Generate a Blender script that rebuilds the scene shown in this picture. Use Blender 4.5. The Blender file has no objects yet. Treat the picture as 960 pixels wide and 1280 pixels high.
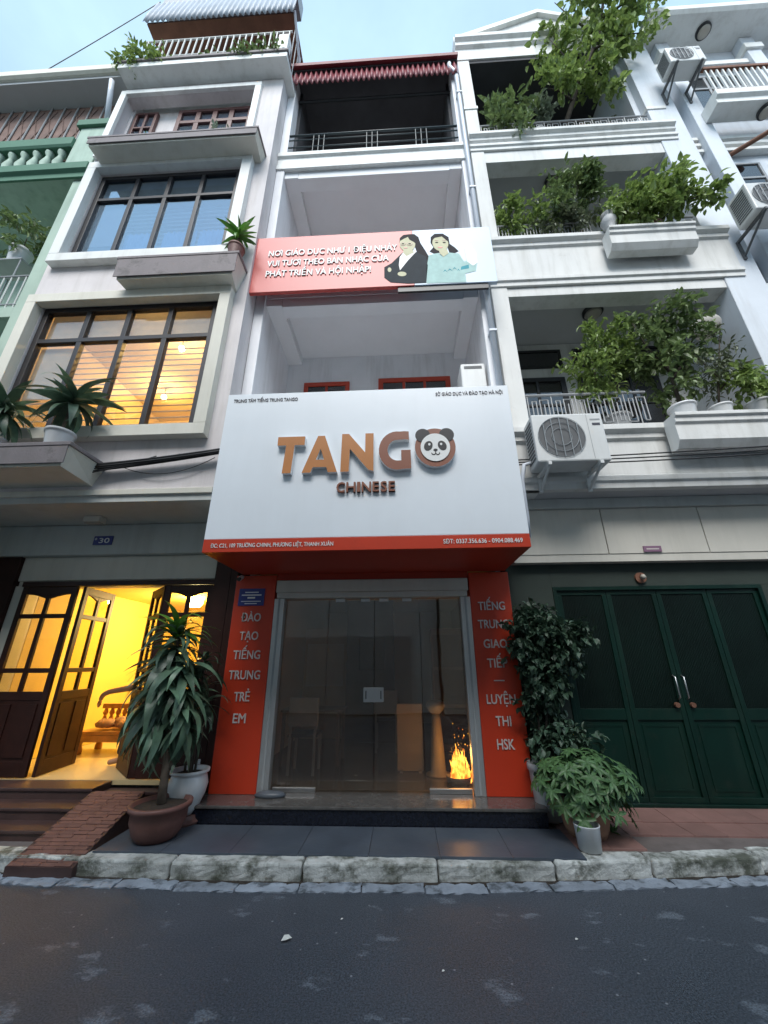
import bpy, math, random
from mathutils import Vector, Matrix
R = math.radians
rnd = random.Random(7)
S = bpy.context.scene
COL = S.collection

# ------------------------------------------------------------------ camera
PITCH, YAW, ROLL = R(21.3), R(2.6), R(-0.3)
fw = Vector((-math.sin(YAW)*math.cos(PITCH), math.cos(YAW)*math.cos(PITCH), math.sin(PITCH)))
r0 = fw.cross(Vector((0, 0, 1))).normalized(); u0 = r0.cross(fw)
rr = math.cos(ROLL)*r0 + math.sin(ROLL)*u0; uu = -math.sin(ROLL)*r0 + math.cos(ROLL)*u0
cd = bpy.data.cameras.new('camera'); cam = bpy.data.objects.new('camera', cd); COL.objects.link(cam)
cam.matrix_world = Matrix(((rr.x, uu.x, -fw.x, 0.36), (rr.y, uu.y, -fw.y, -5.0), (rr.z, uu.z, -fw.z, 1.65), (0, 0, 0, 1)))
cd.sensor_fit = 'VERTICAL'; cd.sensor_height = 24; cd.sensor_width = 18; cd.lens = 24*480/1280
cd.clip_start = 0.05; cd.clip_end = 2000
S.camera = cam

# ------------------------------------------------------------------ sky, sun, exposure
SUN_EL, SUN_AZ = R(50), R(183)      # azimuth measured clockwise from +Y
w = bpy.data.worlds.new('World'); S.world = w; w.use_nodes = True
nt = w.node_tree; nt.nodes.clear()
out = nt.nodes.new('ShaderNodeOutputWorld'); bg = nt.nodes.new('ShaderNodeBackground')
sky = nt.nodes.new('ShaderNodeTexSky'); sky.sky_type = 'NISHITA'; sky.sun_disc = False
sky.sun_elevation = SUN_EL; sky.sun_rotation = SUN_AZ; sky.air_density = 1.3; sky.dust_density = 0.6; sky.ozone_density = 0.5
tc = nt.nodes.new('ShaderNodeTexCoord'); mp = nt.nodes.new('ShaderNodeMapping'); mp.inputs['Scale'].default_value = (1, 1, 2.2)
ns = nt.nodes.new('ShaderNodeTexNoise'); ns.inputs['Scale'].default_value = 1.7; ns.inputs['Detail'].default_value = 6; ns.inputs['Roughness'].default_value = 0.55
cr = nt.nodes.new('ShaderNodeValToRGB'); cr.color_ramp.elements[0].position = 0.40; cr.color_ramp.elements[1].position = 0.66
cr.color_ramp.elements[0].color = (0.55, 0.55, 0.55, 1); cr.color_ramp.elements[1].color = (0.95, 0.95, 0.95, 1)
mx = nt.nodes.new('ShaderNodeMixRGB'); mx.inputs[2].default_value = (3.3, 4.75, 6.0, 1)
nt.links.new(tc.outputs['Generated'], mp.inputs[0]); nt.links.new(mp.outputs[0], ns.inputs[0]); nt.links.new(ns.outputs[0], cr.inputs[0])
nt.links.new(cr.outputs[0], mx.inputs[0]); nt.links.new(sky.outputs[0], mx.inputs[1]); nt.links.new(mx.outputs[0], bg.inputs[0])
bg.inputs[1].default_value = 0.08
nt.links.new(bg.outputs[0], out.inputs[0])
sd = bpy.data.lights.new('sun', 'SUN'); sd.energy = 1.5; sd.angle = R(34); sd.color = (1.0, 0.98, 0.95)
sun = bpy.data.objects.new('sun', sd); COL.objects.link(sun)
sdir = Vector((math.sin(SUN_AZ)*math.cos(SUN_EL), math.cos(SUN_AZ)*math.cos(SUN_EL), math.sin(SUN_EL)))
sun.rotation_euler = sdir.to_track_quat('Z', 'Y').to_euler(); sun.location = (0, -20, 30)
S.view_settings.view_transform = 'Standard'; S.view_settings.look = 'None'
S.view_settings.exposure = 1.45; S.view_settings.gamma = 1.0; S.view_settings.use_curve_mapping = False
S.render.engine = 'CYCLES'

# ------------------------------------------------------------------ materials
M = {}
def mat(name, col, rough=0.6, var=0.10, scale=2.5, bump=0.0, bscale=40, metal=0.0, spec=0.5, dirt=None, rand=0.0, transl=0.0, emit=None, estr=0, streak=True):
    m = bpy.data.materials.new(name); m.use_nodes = True; n = m.node_tree.nodes; L = m.node_tree.links
    b = n['Principled BSDF']; b.inputs['Roughness'].default_value = rough; b.inputs['Metallic'].default_value = metal
    b.inputs['Specular IOR Level'].default_value = spec
    geo = n.new('ShaderNodeNewGeometry')
    no = n.new('ShaderNodeTexNoise'); no.inputs['Scale'].default_value = scale; no.inputs['Detail'].default_value = 5; no.inputs['Roughness'].default_value = 0.6
    L.new(geo.outputs['Position'], no.inputs['Vector'])
    ramp = n.new('ShaderNodeValToRGB')
    ramp.color_ramp.elements[0].position = 0.3; ramp.color_ramp.elements[1].position = 0.7
    ramp.color_ramp.elements[0].color = tuple(max(0, c*(1-var)) for c in col)+(1,)
    ramp.color_ramp.elements[1].color = tuple(min(1, c*(1+var)) for c in col)+(1,)
    L.new(no.outputs['Fac'], ramp.inputs[0]); last = ramp.outputs[0]
    if dirt:
        amt, dc = dirt
        mpn = n.new('ShaderNodeMapping'); mpn.inputs['Scale'].default_value = (5, 5, 0.5) if streak else (2.2, 2.2, 2.2)
        d = n.new('ShaderNodeTexNoise'); d.inputs['Scale'].default_value = 1.0; d.inputs['Detail'].default_value = 7; d.inputs['Roughness'].default_value = 0.65
        L.new(geo.outputs['Position'], mpn.inputs[0]); L.new(mpn.outputs[0], d.inputs['Vector'])
        r2 = n.new('ShaderNodeValToRGB'); r2.color_ramp.elements[0].position = 0.48; r2.color_ramp.elements[1].position = 0.78
        r2.color_ramp.elements[0].color = (0, 0, 0, 1); r2.color_ramp.elements[1].color = (amt, amt, amt, 1)
        L.new(d.outputs['Fac'], r2.inputs[0])
        mm = n.new('ShaderNodeMixRGB'); mm.inputs[2].default_value = tuple(dc)+(1,)
        L.new(r2.outputs[0], mm.inputs[0]); L.new(last, mm.inputs[1]); last = mm.outputs[0]
    if rand:
        oi = n.new('ShaderNodeObjectInfo'); mr = n.new('ShaderNodeMapRange'); mr.inputs['To Min'].default_value = 1-rand; mr.inputs['To Max'].default_value = 1+rand
        L.new(oi.outputs['Random'], mr.inputs['Value'])
        mu = n.new('ShaderNodeMixRGB'); mu.blend_type = 'MULTIPLY'; mu.inputs[0].default_value = 1
        L.new(last, mu.inputs[1]); L.new(mr.outputs[0], mu.inputs[2]); last = mu.outputs[0]
    L.new(last, b.inputs['Base Color'])
    if bump:
        bn = n.new('ShaderNodeTexNoise'); bn.inputs['Scale'].default_value = bscale; bn.inputs['Detail'].default_value = 4
        L.new(geo.outputs['Position'], bn.inputs['Vector'])
        bp = n.new('ShaderNodeBump'); bp.inputs['Strength'].default_value = bump; bp.inputs['Distance'].default_value = 0.01
        L.new(bn.outputs['Fac'], bp.inputs['Height']); L.new(bp.outputs[0], b.inputs['Normal'])
    if emit:
        b.inputs['Emission Color'].default_value = tuple(emit)+(1,); b.inputs['Emission Strength'].default_value = estr
    if transl:
        tr = n.new('ShaderNodeBsdfTranslucent'); ms = n.new('ShaderNodeMixShader'); ms.inputs[0].default_value = transl
        L.new(last, tr.inputs[0]); L.new(b.outputs[0], ms.inputs[1]); L.new(tr.outputs[0], ms.inputs[2])
        L.new(ms.outputs[0], n['Material Output'].inputs[0])
    M[name] = m; return m

def glass(name, tint, base_refl, rough=0.0, refl=(1, 1, 1)):
    m = bpy.data.materials.new(name); m.use_nodes = True; n = m.node_tree.nodes; L = m.node_tree.links
    n.remove(n['Principled BSDF'])
    t = n.new('ShaderNodeBsdfTransparent'); t.inputs[0].default_value = tuple(tint)+(1,)
    g = n.new('ShaderNodeBsdfGlossy'); g.inputs[0].default_value = tuple(refl)+(1,); g.inputs['Roughness'].default_value = rough
    fr = n.new('ShaderNodeFresnel'); fr.inputs['IOR'].default_value = 1.5
    mr = n.new('ShaderNodeMapRange'); mr.inputs['To Min'].default_value = base_refl; mr.inputs['To Max'].default_value = 1.0
    geo = n.new('ShaderNodeNewGeometry'); no = n.new('ShaderNodeTexNoise'); no.inputs['Scale'].default_value = 1.1
    io = n.new('ShaderNodeMapRange'); io.inputs['To Min'].default_value = 1.5; io.inputs['To Max'].default_value = 1/1.5
    L.new(geo.outputs['Backfacing'], io.inputs['Value']); L.new(io.outputs[0], fr.inputs['IOR'])
    bp = n.new('ShaderNodeBump'); bp.inputs['Strength'].default_value = 0.05; bp.inputs['Distance'].default_value = 0.05
    L.new(geo.outputs['Position'], no.inputs['Vector']); L.new(no.outputs['Fac'], bp.inputs['Height']); L.new(bp.outputs[0], g.inputs['Normal'])
    L.new(fr.outputs[0], mr.inputs['Value'])
    ms = n.new('ShaderNodeMixShader'); L.new(mr.outputs[0], ms.inputs[0]); L.new(t.outputs[0], ms.inputs[1]); L.new(g.outputs[0], ms.inputs[2])
    L.new(ms.outputs[0], n['Material Output'].inputs[0]); M[name] = m; return m

def emis(name, col, s):
    m = bpy.data.materials.new(name); m.use_nodes = True; n = m.node_tree.nodes; L = m.node_tree.links
    n.remove(n['Principled BSDF']); e = n.new('ShaderNodeEmission'); e.inputs[0].default_value = tuple(col)+(1,); e.inputs[1].default_value = s
    L.new(e.outputs[0], n['Material Output'].inputs[0]); M[name] = m; return m

GR = (0.20, 0.19, 0.17)
mat('wall_white', (0.80, 0.80, 0.82), 0.75, 0.06, 1.2, 0.15, 60, dirt=(0.5, (0.42, 0.41, 0.38)))
mat('wall_lilac', (0.66, 0.62, 0.62), 0.8, 0.07, 1.2, 0.2, 60, dirt=(0.5, (0.38, 0.35, 0.32)))
mat('trim_white', (0.75, 0.76, 0.74), 0.6, 0.06, 1.5, 0.08, 50, dirt=(0.5, (0.45, 0.43, 0.38)))
mat('trim_cream', (0.68, 0.66, 0.58), 0.7, 0.06, 1.5, 0.1, 50, dirt=(0.3, (0.4, 0.36, 0.27)))
mat('wall_right', (0.70, 0.70, 0.68), 0.75, 0.06, 1.2, 0.12, 60, dirt=(0.6, (0.40, 0.39, 0.35)))
mat('wall_blue', (0.64, 0.68, 0.73), 0.75, 0.06, 1.2, 0.12, 60, dirt=(0.5, (0.42, 0.43, 0.44)))
mat('panel_beige', (0.62, 0.59, 0.52), 0.55, 0.05, 1.0, 0.03, 50, dirt=(0.25, (0.3, 0.29, 0.25)))
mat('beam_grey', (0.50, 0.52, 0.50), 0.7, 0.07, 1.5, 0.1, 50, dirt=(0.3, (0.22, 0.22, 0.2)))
mat('wall_green', (0.37, 0.48, 0.40), 0.75, 0.1, 1.5, 0.15, 60, dirt=(0.6, (0.16, 0.25, 0.19)))
mat('wall_green_dark', (0.065, 0.17, 0.11), 0.7, 0.1, 1.5, 0.1, 60)
mat('ceiling_white', (0.80, 0.80, 0.81), 0.8, 0.03, 1.0, 0.05, 60, dirt=(0.2, (0.62, 0.61, 0.60)), streak=False)
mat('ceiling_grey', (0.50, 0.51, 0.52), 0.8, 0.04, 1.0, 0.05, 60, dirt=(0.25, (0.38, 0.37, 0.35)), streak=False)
mat('ledge_purple', (0.20, 0.175, 0.18), 0.7, 0.12, 3, 0.2, 50, dirt=(0.4, (0.12, 0.11, 0.1)))
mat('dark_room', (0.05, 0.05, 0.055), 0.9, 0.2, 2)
mat('room_wall', (0.50, 0.43, 0.35), 0.85, 0.06, 2)
mat('red_sign', (0.54, 0.042, 0.013), 0.4, 0.05, 1.5, 0.03, 30, dirt=(0.15, (0.35, 0.05, 0.02)))
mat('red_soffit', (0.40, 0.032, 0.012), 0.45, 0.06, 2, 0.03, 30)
mat('sign_white', (0.80, 0.84, 0.88), 0.35, 0.03, 1.0, 0.02, 20, dirt=(0.12, (0.6, 0.62, 0.64)))
mat('letter_orange', (0.50, 0.195, 0.055), 0.4, 0.06, 3)
mat('letter_brown', (0.26, 0.095, 0.055), 0.4, 0.06, 3)
mat('acrylic_white', (0.80, 0.80, 0.80), 0.35, 0.02, 3)
mat('print_white', (0.80, 0.80, 0.78), 0.5, 0.02, 3)
mat('print_pillar', (0.62, 0.55, 0.53), 0.5, 0.04, 3)
mat('print_dark', (0.05, 0.05, 0.07), 0.5, 0.1, 3)
mat('print_black', (0.012, 0.012, 0.015), 0.45, 0.1, 3)
mat('banner_red', (0.52, 0.075, 0.062), 0.4, 0.07, 1.2)
mat('banner_blue', (0.45, 0.56, 0.68), 0.4, 0.05, 1.5)
mat('skin_print', (0.62, 0.60, 0.42), 0.6, 0.06, 8, spec=0.1)
mat('suit_print', (0.022, 0.03, 0.038), 0.6, 0.15, 8, spec=0.1)
mat('hair_print', (0.015, 0.013, 0.017), 0.6, 0.15, 8, spec=0.1)
mat('shirt_print', (0.42, 0.60, 0.57), 0.6, 0.1, 8, spec=0.1)
mat('teal_print', (0.08, 0.34, 0.40), 0.6, 0.1, 8, spec=0.1)
mat('plaque_blue', (0.025, 0.04, 0.22), 0.35, 0.05, 3)
mat('plaque_purple', (0.24, 0.13, 0.20), 0.5, 0.05, 3)
mat('aluminium', (0.55, 0.56, 0.56), 0.4, 0.06, 4, metal=0.7, dirt=(0.3, (0.35, 0.34, 0.31)))
mat('shutter_box', (0.55, 0.54, 0.48), 0.5, 0.05, 2, dirt=(0.3, (0.35, 0.33, 0.27)))
mat('steel', (0.58, 0.58, 0.58), 0.4, 0.05, 5, metal=1.0)
mat('window_frame', (0.028, 0.024, 0.026), 0.45, 0.15, 3)
mat('maroon_wood', (0.10, 0.035, 0.03), 0.45, 0.2, 5, 0.1, 60)
mat('dark_wood', (0.032, 0.010, 0.007), 0.5, 0.25, 6, 0.1, 50, spec=0.3)
mat('red_wood', (0.48, 0.06, 0.03), 0.5, 0.1, 4)
mat('orange_wood', (0.42, 0.19, 0.06), 0.4, 0.25, 9)
mat('yellow_wall', (0.72, 0.55, 0.14), 0.75, 0.05, 1.0)
mat('yellow_floor', (0.56, 0.44, 0.24), 0.3, 0.08, 3)
mat('warm_room', (0.62, 0.51, 0.34), 0.8, 0.07, 1.5)
mat('curtain_blue', (0.20, 0.38, 0.60), 0.85, 0.12, 4)
mat('curtain_white', (0.62, 0.60, 0.56), 0.85, 0.08, 6, transl=0.45)
mat('bar_white', (0.62, 0.62, 0.60), 0.45, 0.05, 4)
mat('bar_grey', (0.30, 0.31, 0.32), 0.45, 0.1, 4)
mat('bar_black', (0.018, 0.02, 0.022), 0.45, 0.15, 4)
mat('iron_green', (0.035, 0.05, 0.055), 0.5, 0.15, 4)
mat('roof_maroon', (0.22, 0.045, 0.055), 0.5, 0.12, 2, dirt=(0.25, (0.35, 0.2, 0.2)))
mat('roof_grey', (0.34, 0.38, 0.43), 0.5, 0.1, 2, dirt=(0.3, (0.2, 0.2, 0.2)))
mat('rust_brown', (0.17, 0.075, 0.045), 0.8, 0.25, 3)
mat('tarp_brown', (0.20, 0.13, 0.11), 0.85, 0.25, 5, 0.3, 20)
mat('pvc', (0.62, 0.66, 0.72), 0.4, 0.04, 3)
mat('gate_green', (0.0015, 0.019, 0.013), 0.45, 0.2, 2, 0.05, 30, spec=0.25, dirt=(0.3, (0.03, 0.05, 0.035)))
mat('gate_green_dark', (0.0025, 0.010, 0.007), 0.45, 0.3, 2, 0.05, 30, spec=0.25)
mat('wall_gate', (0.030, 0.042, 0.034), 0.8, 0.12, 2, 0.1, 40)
mat('ac_white', (0.66, 0.67, 0.66), 0.45, 0.04, 4, dirt=(0.3, (0.42, 0.40, 0.35)))
mat('ac_dark', (0.10, 0.105, 0.11), 0.6, 0.15, 6)
mat('ac_mesh', (0.33, 0.35, 0.36), 0.5, 0.1, 6)
mat('cable', (0.018, 0.018, 0.02), 0.6, 0.2, 6)
mat('asphalt', (0.068, 0.077, 0.093), 0.5, 0.12, 1.0, 0.5, 220)
mat('pave_grey', (0.070, 0.085, 0.108), 0.42, 0.2, 2.5, 0.1, 40, dirt=(0.3, (0.17, 0.17, 0.16)), rand=0.05, streak=False)
mat('granite_black', (0.010, 0.012, 0.020), 0.16, 0.4, 40)
mat('granite_top', (0.10, 0.095, 0.09), 0.16, 0.25, 12)
mat('kerb', (0.56, 0.56, 0.53), 0.85, 0.25, 6, 0.5, 60, dirt=(0.85, (0.09, 0.10, 0.06)), rand=0.15, streak=False)
mat('gutter', (0.30, 0.33, 0.38), 0.6, 0.18, 5, 0.5, 30, dirt=(0.5, (0.09, 0.10, 0.11)), rand=0.15, streak=False)
mat('tile_red', (0.26, 0.145, 0.125), 0.42, 0.15, 4, 0.15, 40, dirt=(0.35, (0.13, 0.10, 0.09)), rand=0.1, streak=False)
mat('mortar', (0.16, 0.13, 0.12), 0.9, 0.2, 6, 0.3, 40)
mat('step_brown', (0.075, 0.042, 0.038), 0.4, 0.2, 4, 0.15, 40)
mat('brick_ramp', (0.17, 0.078, 0.060), 0.7, 0.2, 6, 0.3, 60, rand=0.08)
mat('terracotta', (0.15, 0.065, 0.052), 0.55, 0.2, 6, 0.15, 40, dirt=(0.3, (0.22, 0.17, 0.14)))
mat('terracotta_light', (0.30, 0.16, 0.10), 0.7, 0.2, 6, 0.2, 40)
mat('pot_white', (0.62, 0.63, 0.64), 0.3, 0.06, 4, dirt=(0.35, (0.32, 0.30, 0.26)))
mat('pot_grey', (0.40, 0.41, 0.42), 0.6, 0.1, 4, dirt=(0.4, (0.2, 0.19, 0.16)))
mat('soil', (0.035, 0.025, 0.018), 0.95, 0.3, 30, 0.8, 60)
mat('bark', (0.13, 0.10, 0.075), 0.9, 0.3, 12, 0.6, 50)
mat('bark_dark', (0.05, 0.04, 0.03), 0.9, 0.3, 12, 0.6, 50)
mat('leaf_drac', (0.095, 0.165, 0.105), 0.42, 0.45, 6, transl=0.15, rand=0.5)
mat('leaf_drac_top', (0.085, 0.23, 0.035), 0.38, 0.3, 6, transl=0.2, rand=0.3)
mat('leaf_dark', (0.042, 0.082, 0.050), 0.5, 0.6, 22, transl=0.12)
mat('leaf_bush', (0.085, 0.17, 0.062), 0.45, 0.5, 24, transl=0.2)
mat('leaf_mid', (0.145, 0.205, 0.075), 0.45, 0.6, 14, transl=0.3)
mat('leaf_bright', (0.20, 0.28, 0.075), 0.45, 0.55, 14, transl=0.35)
mat('leaf_olive', (0.11, 0.135, 0.075), 0.5, 0.6, 14, transl=0.25)
mat('leaf_pale', (0.22, 0.27, 0.19), 0.5, 0.4, 14, transl=0.25)
mat('lamp_glass', (0.40, 0.37, 0.32), 0.4, 0.05, 6)
mat('skin', (0.40, 0.22, 0.13), 0.55, 0.08, 12)
mat('cloth_grey', (0.30, 0.29, 0.28), 0.9, 0.1, 12)
mat('cloth_dark', (0.03, 0.03, 0.035), 0.9, 0.2, 12)
mat('hair', (0.015, 0.012, 0.01), 0.5, 0.2, 20)
mat('shop_board', (0.40, 0.37, 0.31), 0.6, 0.04, 2)
mat('desk_brown', (0.11, 0.065, 0.04), 0.5, 0.2, 6)
mat('paper', (0.60, 0.60, 0.58), 0.8, 0.05, 8)
mat('cloud_house', (0.62, 0.58, 0.50), 0.8, 0.06, 1.0, dirt=(0.3, (0.25, 0.23, 0.2)))
mat('cloud_house_b', (0.55, 0.56, 0.56), 0.8, 0.06, 1.0, dirt=(0.3, (0.25, 0.23, 0.2)))
mat('litter', (0.70, 0.68, 0.62), 0.7, 0.1, 30)
glass('door_glass', (0.88, 0.84, 0.78), 0.05)
def add_haze(m, fac, col):  # mixes a patchy diffuse colour into glass to imitate haze
    n = m.node_tree.nodes; L = m.node_tree.links; o = n['Material Output']; src = o.inputs[0].links[0].from_socket
    d = n.new('ShaderNodeBsdfDiffuse'); d.inputs[0].default_value = col+(1,); x_ = n.new('ShaderNodeMixShader')
    geo = n.new('ShaderNodeNewGeometry'); no = n.new('ShaderNodeTexNoise'); no.inputs['Scale'].default_value = 1.6; no.inputs['Detail'].default_value = 5
    mr = n.new('ShaderNodeMapRange'); mr.inputs['From Min'].default_value = 0.3; mr.inputs['From Max'].default_value = 0.7; mr.inputs['To Min'].default_value = fac*0.3; mr.inputs['To Max'].default_value = fac
    L.new(geo.outputs['Position'], no.inputs['Vector']); L.new(no.outputs['Fac'], mr.inputs['Value']); L.new(mr.outputs[0], x_.inputs[0])
    L.new(src, x_.inputs[1]); L.new(d.outputs[0], x_.inputs[2]); L.new(x_.outputs[0], o.inputs[0])
add_haze(M['door_glass'], 0.065, (0.42, 0.34, 0.27))  # brownish haze painted into the shop door glass
glass('pane_sky', (0.78, 0.84, 0.92), 0.30, 0.02, (0.74, 0.87, 0.97))
glass('pane_warm', (0.92, 0.90, 0.86), 0.05)
glass('pane_amber', (0.93, 0.88, 0.74), 0.02)
glass('pane_dark', (0.35, 0.36, 0.38), 0.06)
emis('bulb_warm', (1.0, 0.66, 0.26), 45)
emis('bulb_small', (1.0, 0.85, 0.65), 5)

def grime(m, lo, hi, col, sc, amt=0.9):
    n = m.node_tree.nodes; L = m.node_tree.links; b = n['Principled BSDF']; old = b.inputs['Base Color'].links[0].from_socket
    geo = n.new('ShaderNodeNewGeometry'); no = n.new('ShaderNodeTexNoise'); no.inputs['Scale'].default_value = sc; no.inputs['Detail'].default_value = 8; no.inputs['Roughness'].default_value = 0.7
    L.new(geo.outputs['Position'], no.inputs['Vector']); r = n.new('ShaderNodeValToRGB')
    r.color_ramp.elements[0].position = lo; r.color_ramp.elements[1].position = hi; r.color_ramp.elements[1].color = (amt, amt, amt, 1)
    L.new(no.outputs['Fac'], r.inputs[0]); x_ = n.new('ShaderNodeMixRGB'); x_.inputs[2].default_value = col+(1,)
    L.new(r.outputs[0], x_.inputs[0]); L.new(old, x_.inputs[1]); L.new(x_.outputs[0], b.inputs['Base Color'])
grime(M['kerb'], 0.46, 0.60, (0.075, 0.08, 0.055), 4.5)
grime(M['gutter'], 0.50, 0.62, (0.07, 0.08, 0.09), 6)
grime(M['ledge_purple'], 0.55, 0.7, (0.07, 0.065, 0.06), 3)
grime(M['wall_right'], 0.60, 0.74, (0.36, 0.35, 0.31), 1.3, 0.5)
grime(M['wall_lilac'], 0.60, 0.74, (0.36, 0.33, 0.30), 1.1, 0.5)
grime(M['gate_green'], 0.56, 0.70, (0.02, 0.03, 0.022), 5, 0.6)
grime(M['red_sign'], 0.58, 0.75, (0.36, 0.035, 0.015), 1.6, 0.6)
# wet road: puddly gloss and pale worn patches with shapes of their own
def road_mat():
    m = M['asphalt']; n = m.node_tree.nodes; L = m.node_tree.links; b = n['Principled BSDF']
    geo = n.new('ShaderNodeNewGeometry')
    p = n.new('ShaderNodeTexNoise'); p.inputs['Scale'].default_value = 0.8; p.inputs['Detail'].default_value = 4
    L.new(geo.outputs['Position'], p.inputs['Vector'])
    r = n.new('ShaderNodeValToRGB'); r.color_ramp.elements[0].position = 0.42; r.color_ramp.elements[1].position = 0.62
    r.color_ramp.elements[0].color = (0.34,)*3+(1,); r.color_ramp.elements[1].color = (0.50,)*3+(1,)
    L.new(p.outputs['Fac'], r.inputs[0]); L.new(r.outputs[0], b.inputs['Roughness'])
    old = b.inputs['Base Color'].links[0].from_socket
    q = n.new('ShaderNodeTexNoise'); q.inputs['Scale'].default_value = 3.0; q.inputs['Detail'].default_value = 9; q.inputs['Roughness'].default_value = 0.62
    mpn = n.new('ShaderNodeMapping'); mpn.inputs['Scale'].default_value = (0.8, 1.5, 1); mpn.inputs['Location'].default_value = (3.1, 7.7, 0)
    L.new(geo.outputs['Position'], mpn.inputs[0]); L.new(mpn.outputs[0], q.inputs['Vector'])
    r2 = n.new('ShaderNodeValToRGB'); r2.color_ramp.elements[0].position = 0.60; r2.color_ramp.elements[1].position = 0.65
    r2.color_ramp.elements[0].color = (0, 0, 0, 1); r2.color_ramp.elements[1].color = (0.38, 0.38, 0.38, 1)
    L.new(q.outputs['Fac'], r2.inputs[0])
    mm = n.new('ShaderNodeMixRGB'); mm.inputs[2].default_value = (0.27, 0.30, 0.34, 1)
    L.new(r2.outputs[0], mm.inputs[0]); L.new(old, mm.inputs[1])
    # aggregate grain and pale grit
    ag = n.new('ShaderNodeTexNoise'); ag.inputs['Scale'].default_value = 95; ag.inputs['Detail'].default_value = 2
    L.new(geo.outputs['Position'], ag.inputs['Vector'])
    ra = n.new('ShaderNodeMapRange'); ra.inputs['From Min'].default_value = 0.3; ra.inputs['From Max'].default_value = 0.7; ra.inputs['To Min'].default_value = 0.5; ra.inputs['To Max'].default_value = 1.6
    L.new(ag.outputs['Fac'], ra.inputs['Value'])
    mu = n.new('ShaderNodeMixRGB'); mu.blend_type = 'MULTIPLY'; mu.inputs[0].default_value = 1; L.new(mm.outputs[0], mu.inputs[1]); L.new(ra.outputs[0], mu.inputs[2])
    vo = n.new('ShaderNodeTexVoronoi'); vo.inputs['Scale'].default_value = 7; L.new(geo.outputs['Position'], vo.inputs['Vector'])
    rv = n.new('ShaderNodeValToRGB'); rv.color_ramp.elements[0].position = 0.035; rv.color_ramp.elements[1].position = 0.06
    rv.color_ramp.elements[0].color = (0.8, 0.8, 0.8, 1); rv.color_ramp.elements[1].color = (0, 0, 0, 1); L.new(vo.outputs['Distance'], rv.inputs[0])
    m2 = n.new('ShaderNodeMixRGB'); m2.inputs[2].default_value = (0.35, 0.36, 0.38, 1); L.new(rv.outputs[0], m2.inputs[0]); L.new(mu.outputs[0], m2.inputs[1])
    L.new(m2.outputs[0], b.inputs['Base Color'])
road_mat()

def flame_mat():
    m = bpy.data.materials.new('flame'); m.use_nodes = True; n = m.node_tree.nodes; L = m.node_tree.links
    n.remove(n['Principled BSDF']); e = n.new('ShaderNodeEmission'); geo = n.new('ShaderNodeNewGeometry')
    no = n.new('ShaderNodeTexNoise'); no.inputs['Scale'].default_value = 14; no.inputs['Detail'].default_value = 3
    L.new(geo.outputs['Position'], no.inputs['Vector'])
    r = n.new('ShaderNodeValToRGB'); r.color_ramp.elements[0].position = 0.36; r.color_ramp.elements[1].position = 0.62
    r.color_ramp.elements[0].color = (0.75, 0.10, 0.005, 1); r.color_ramp.elements[1].color = (1.0, 0.55, 0.08, 1)
    L.new(no.outputs['Fac'], r.inputs[0]); L.new(r.outputs[0], e.inputs[0]); e.inputs[1].default_value = 1.7
    L.new(e.outputs[0], n['Material Output'].inputs[0]); M['flame'] = m
flame_mat()

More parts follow.
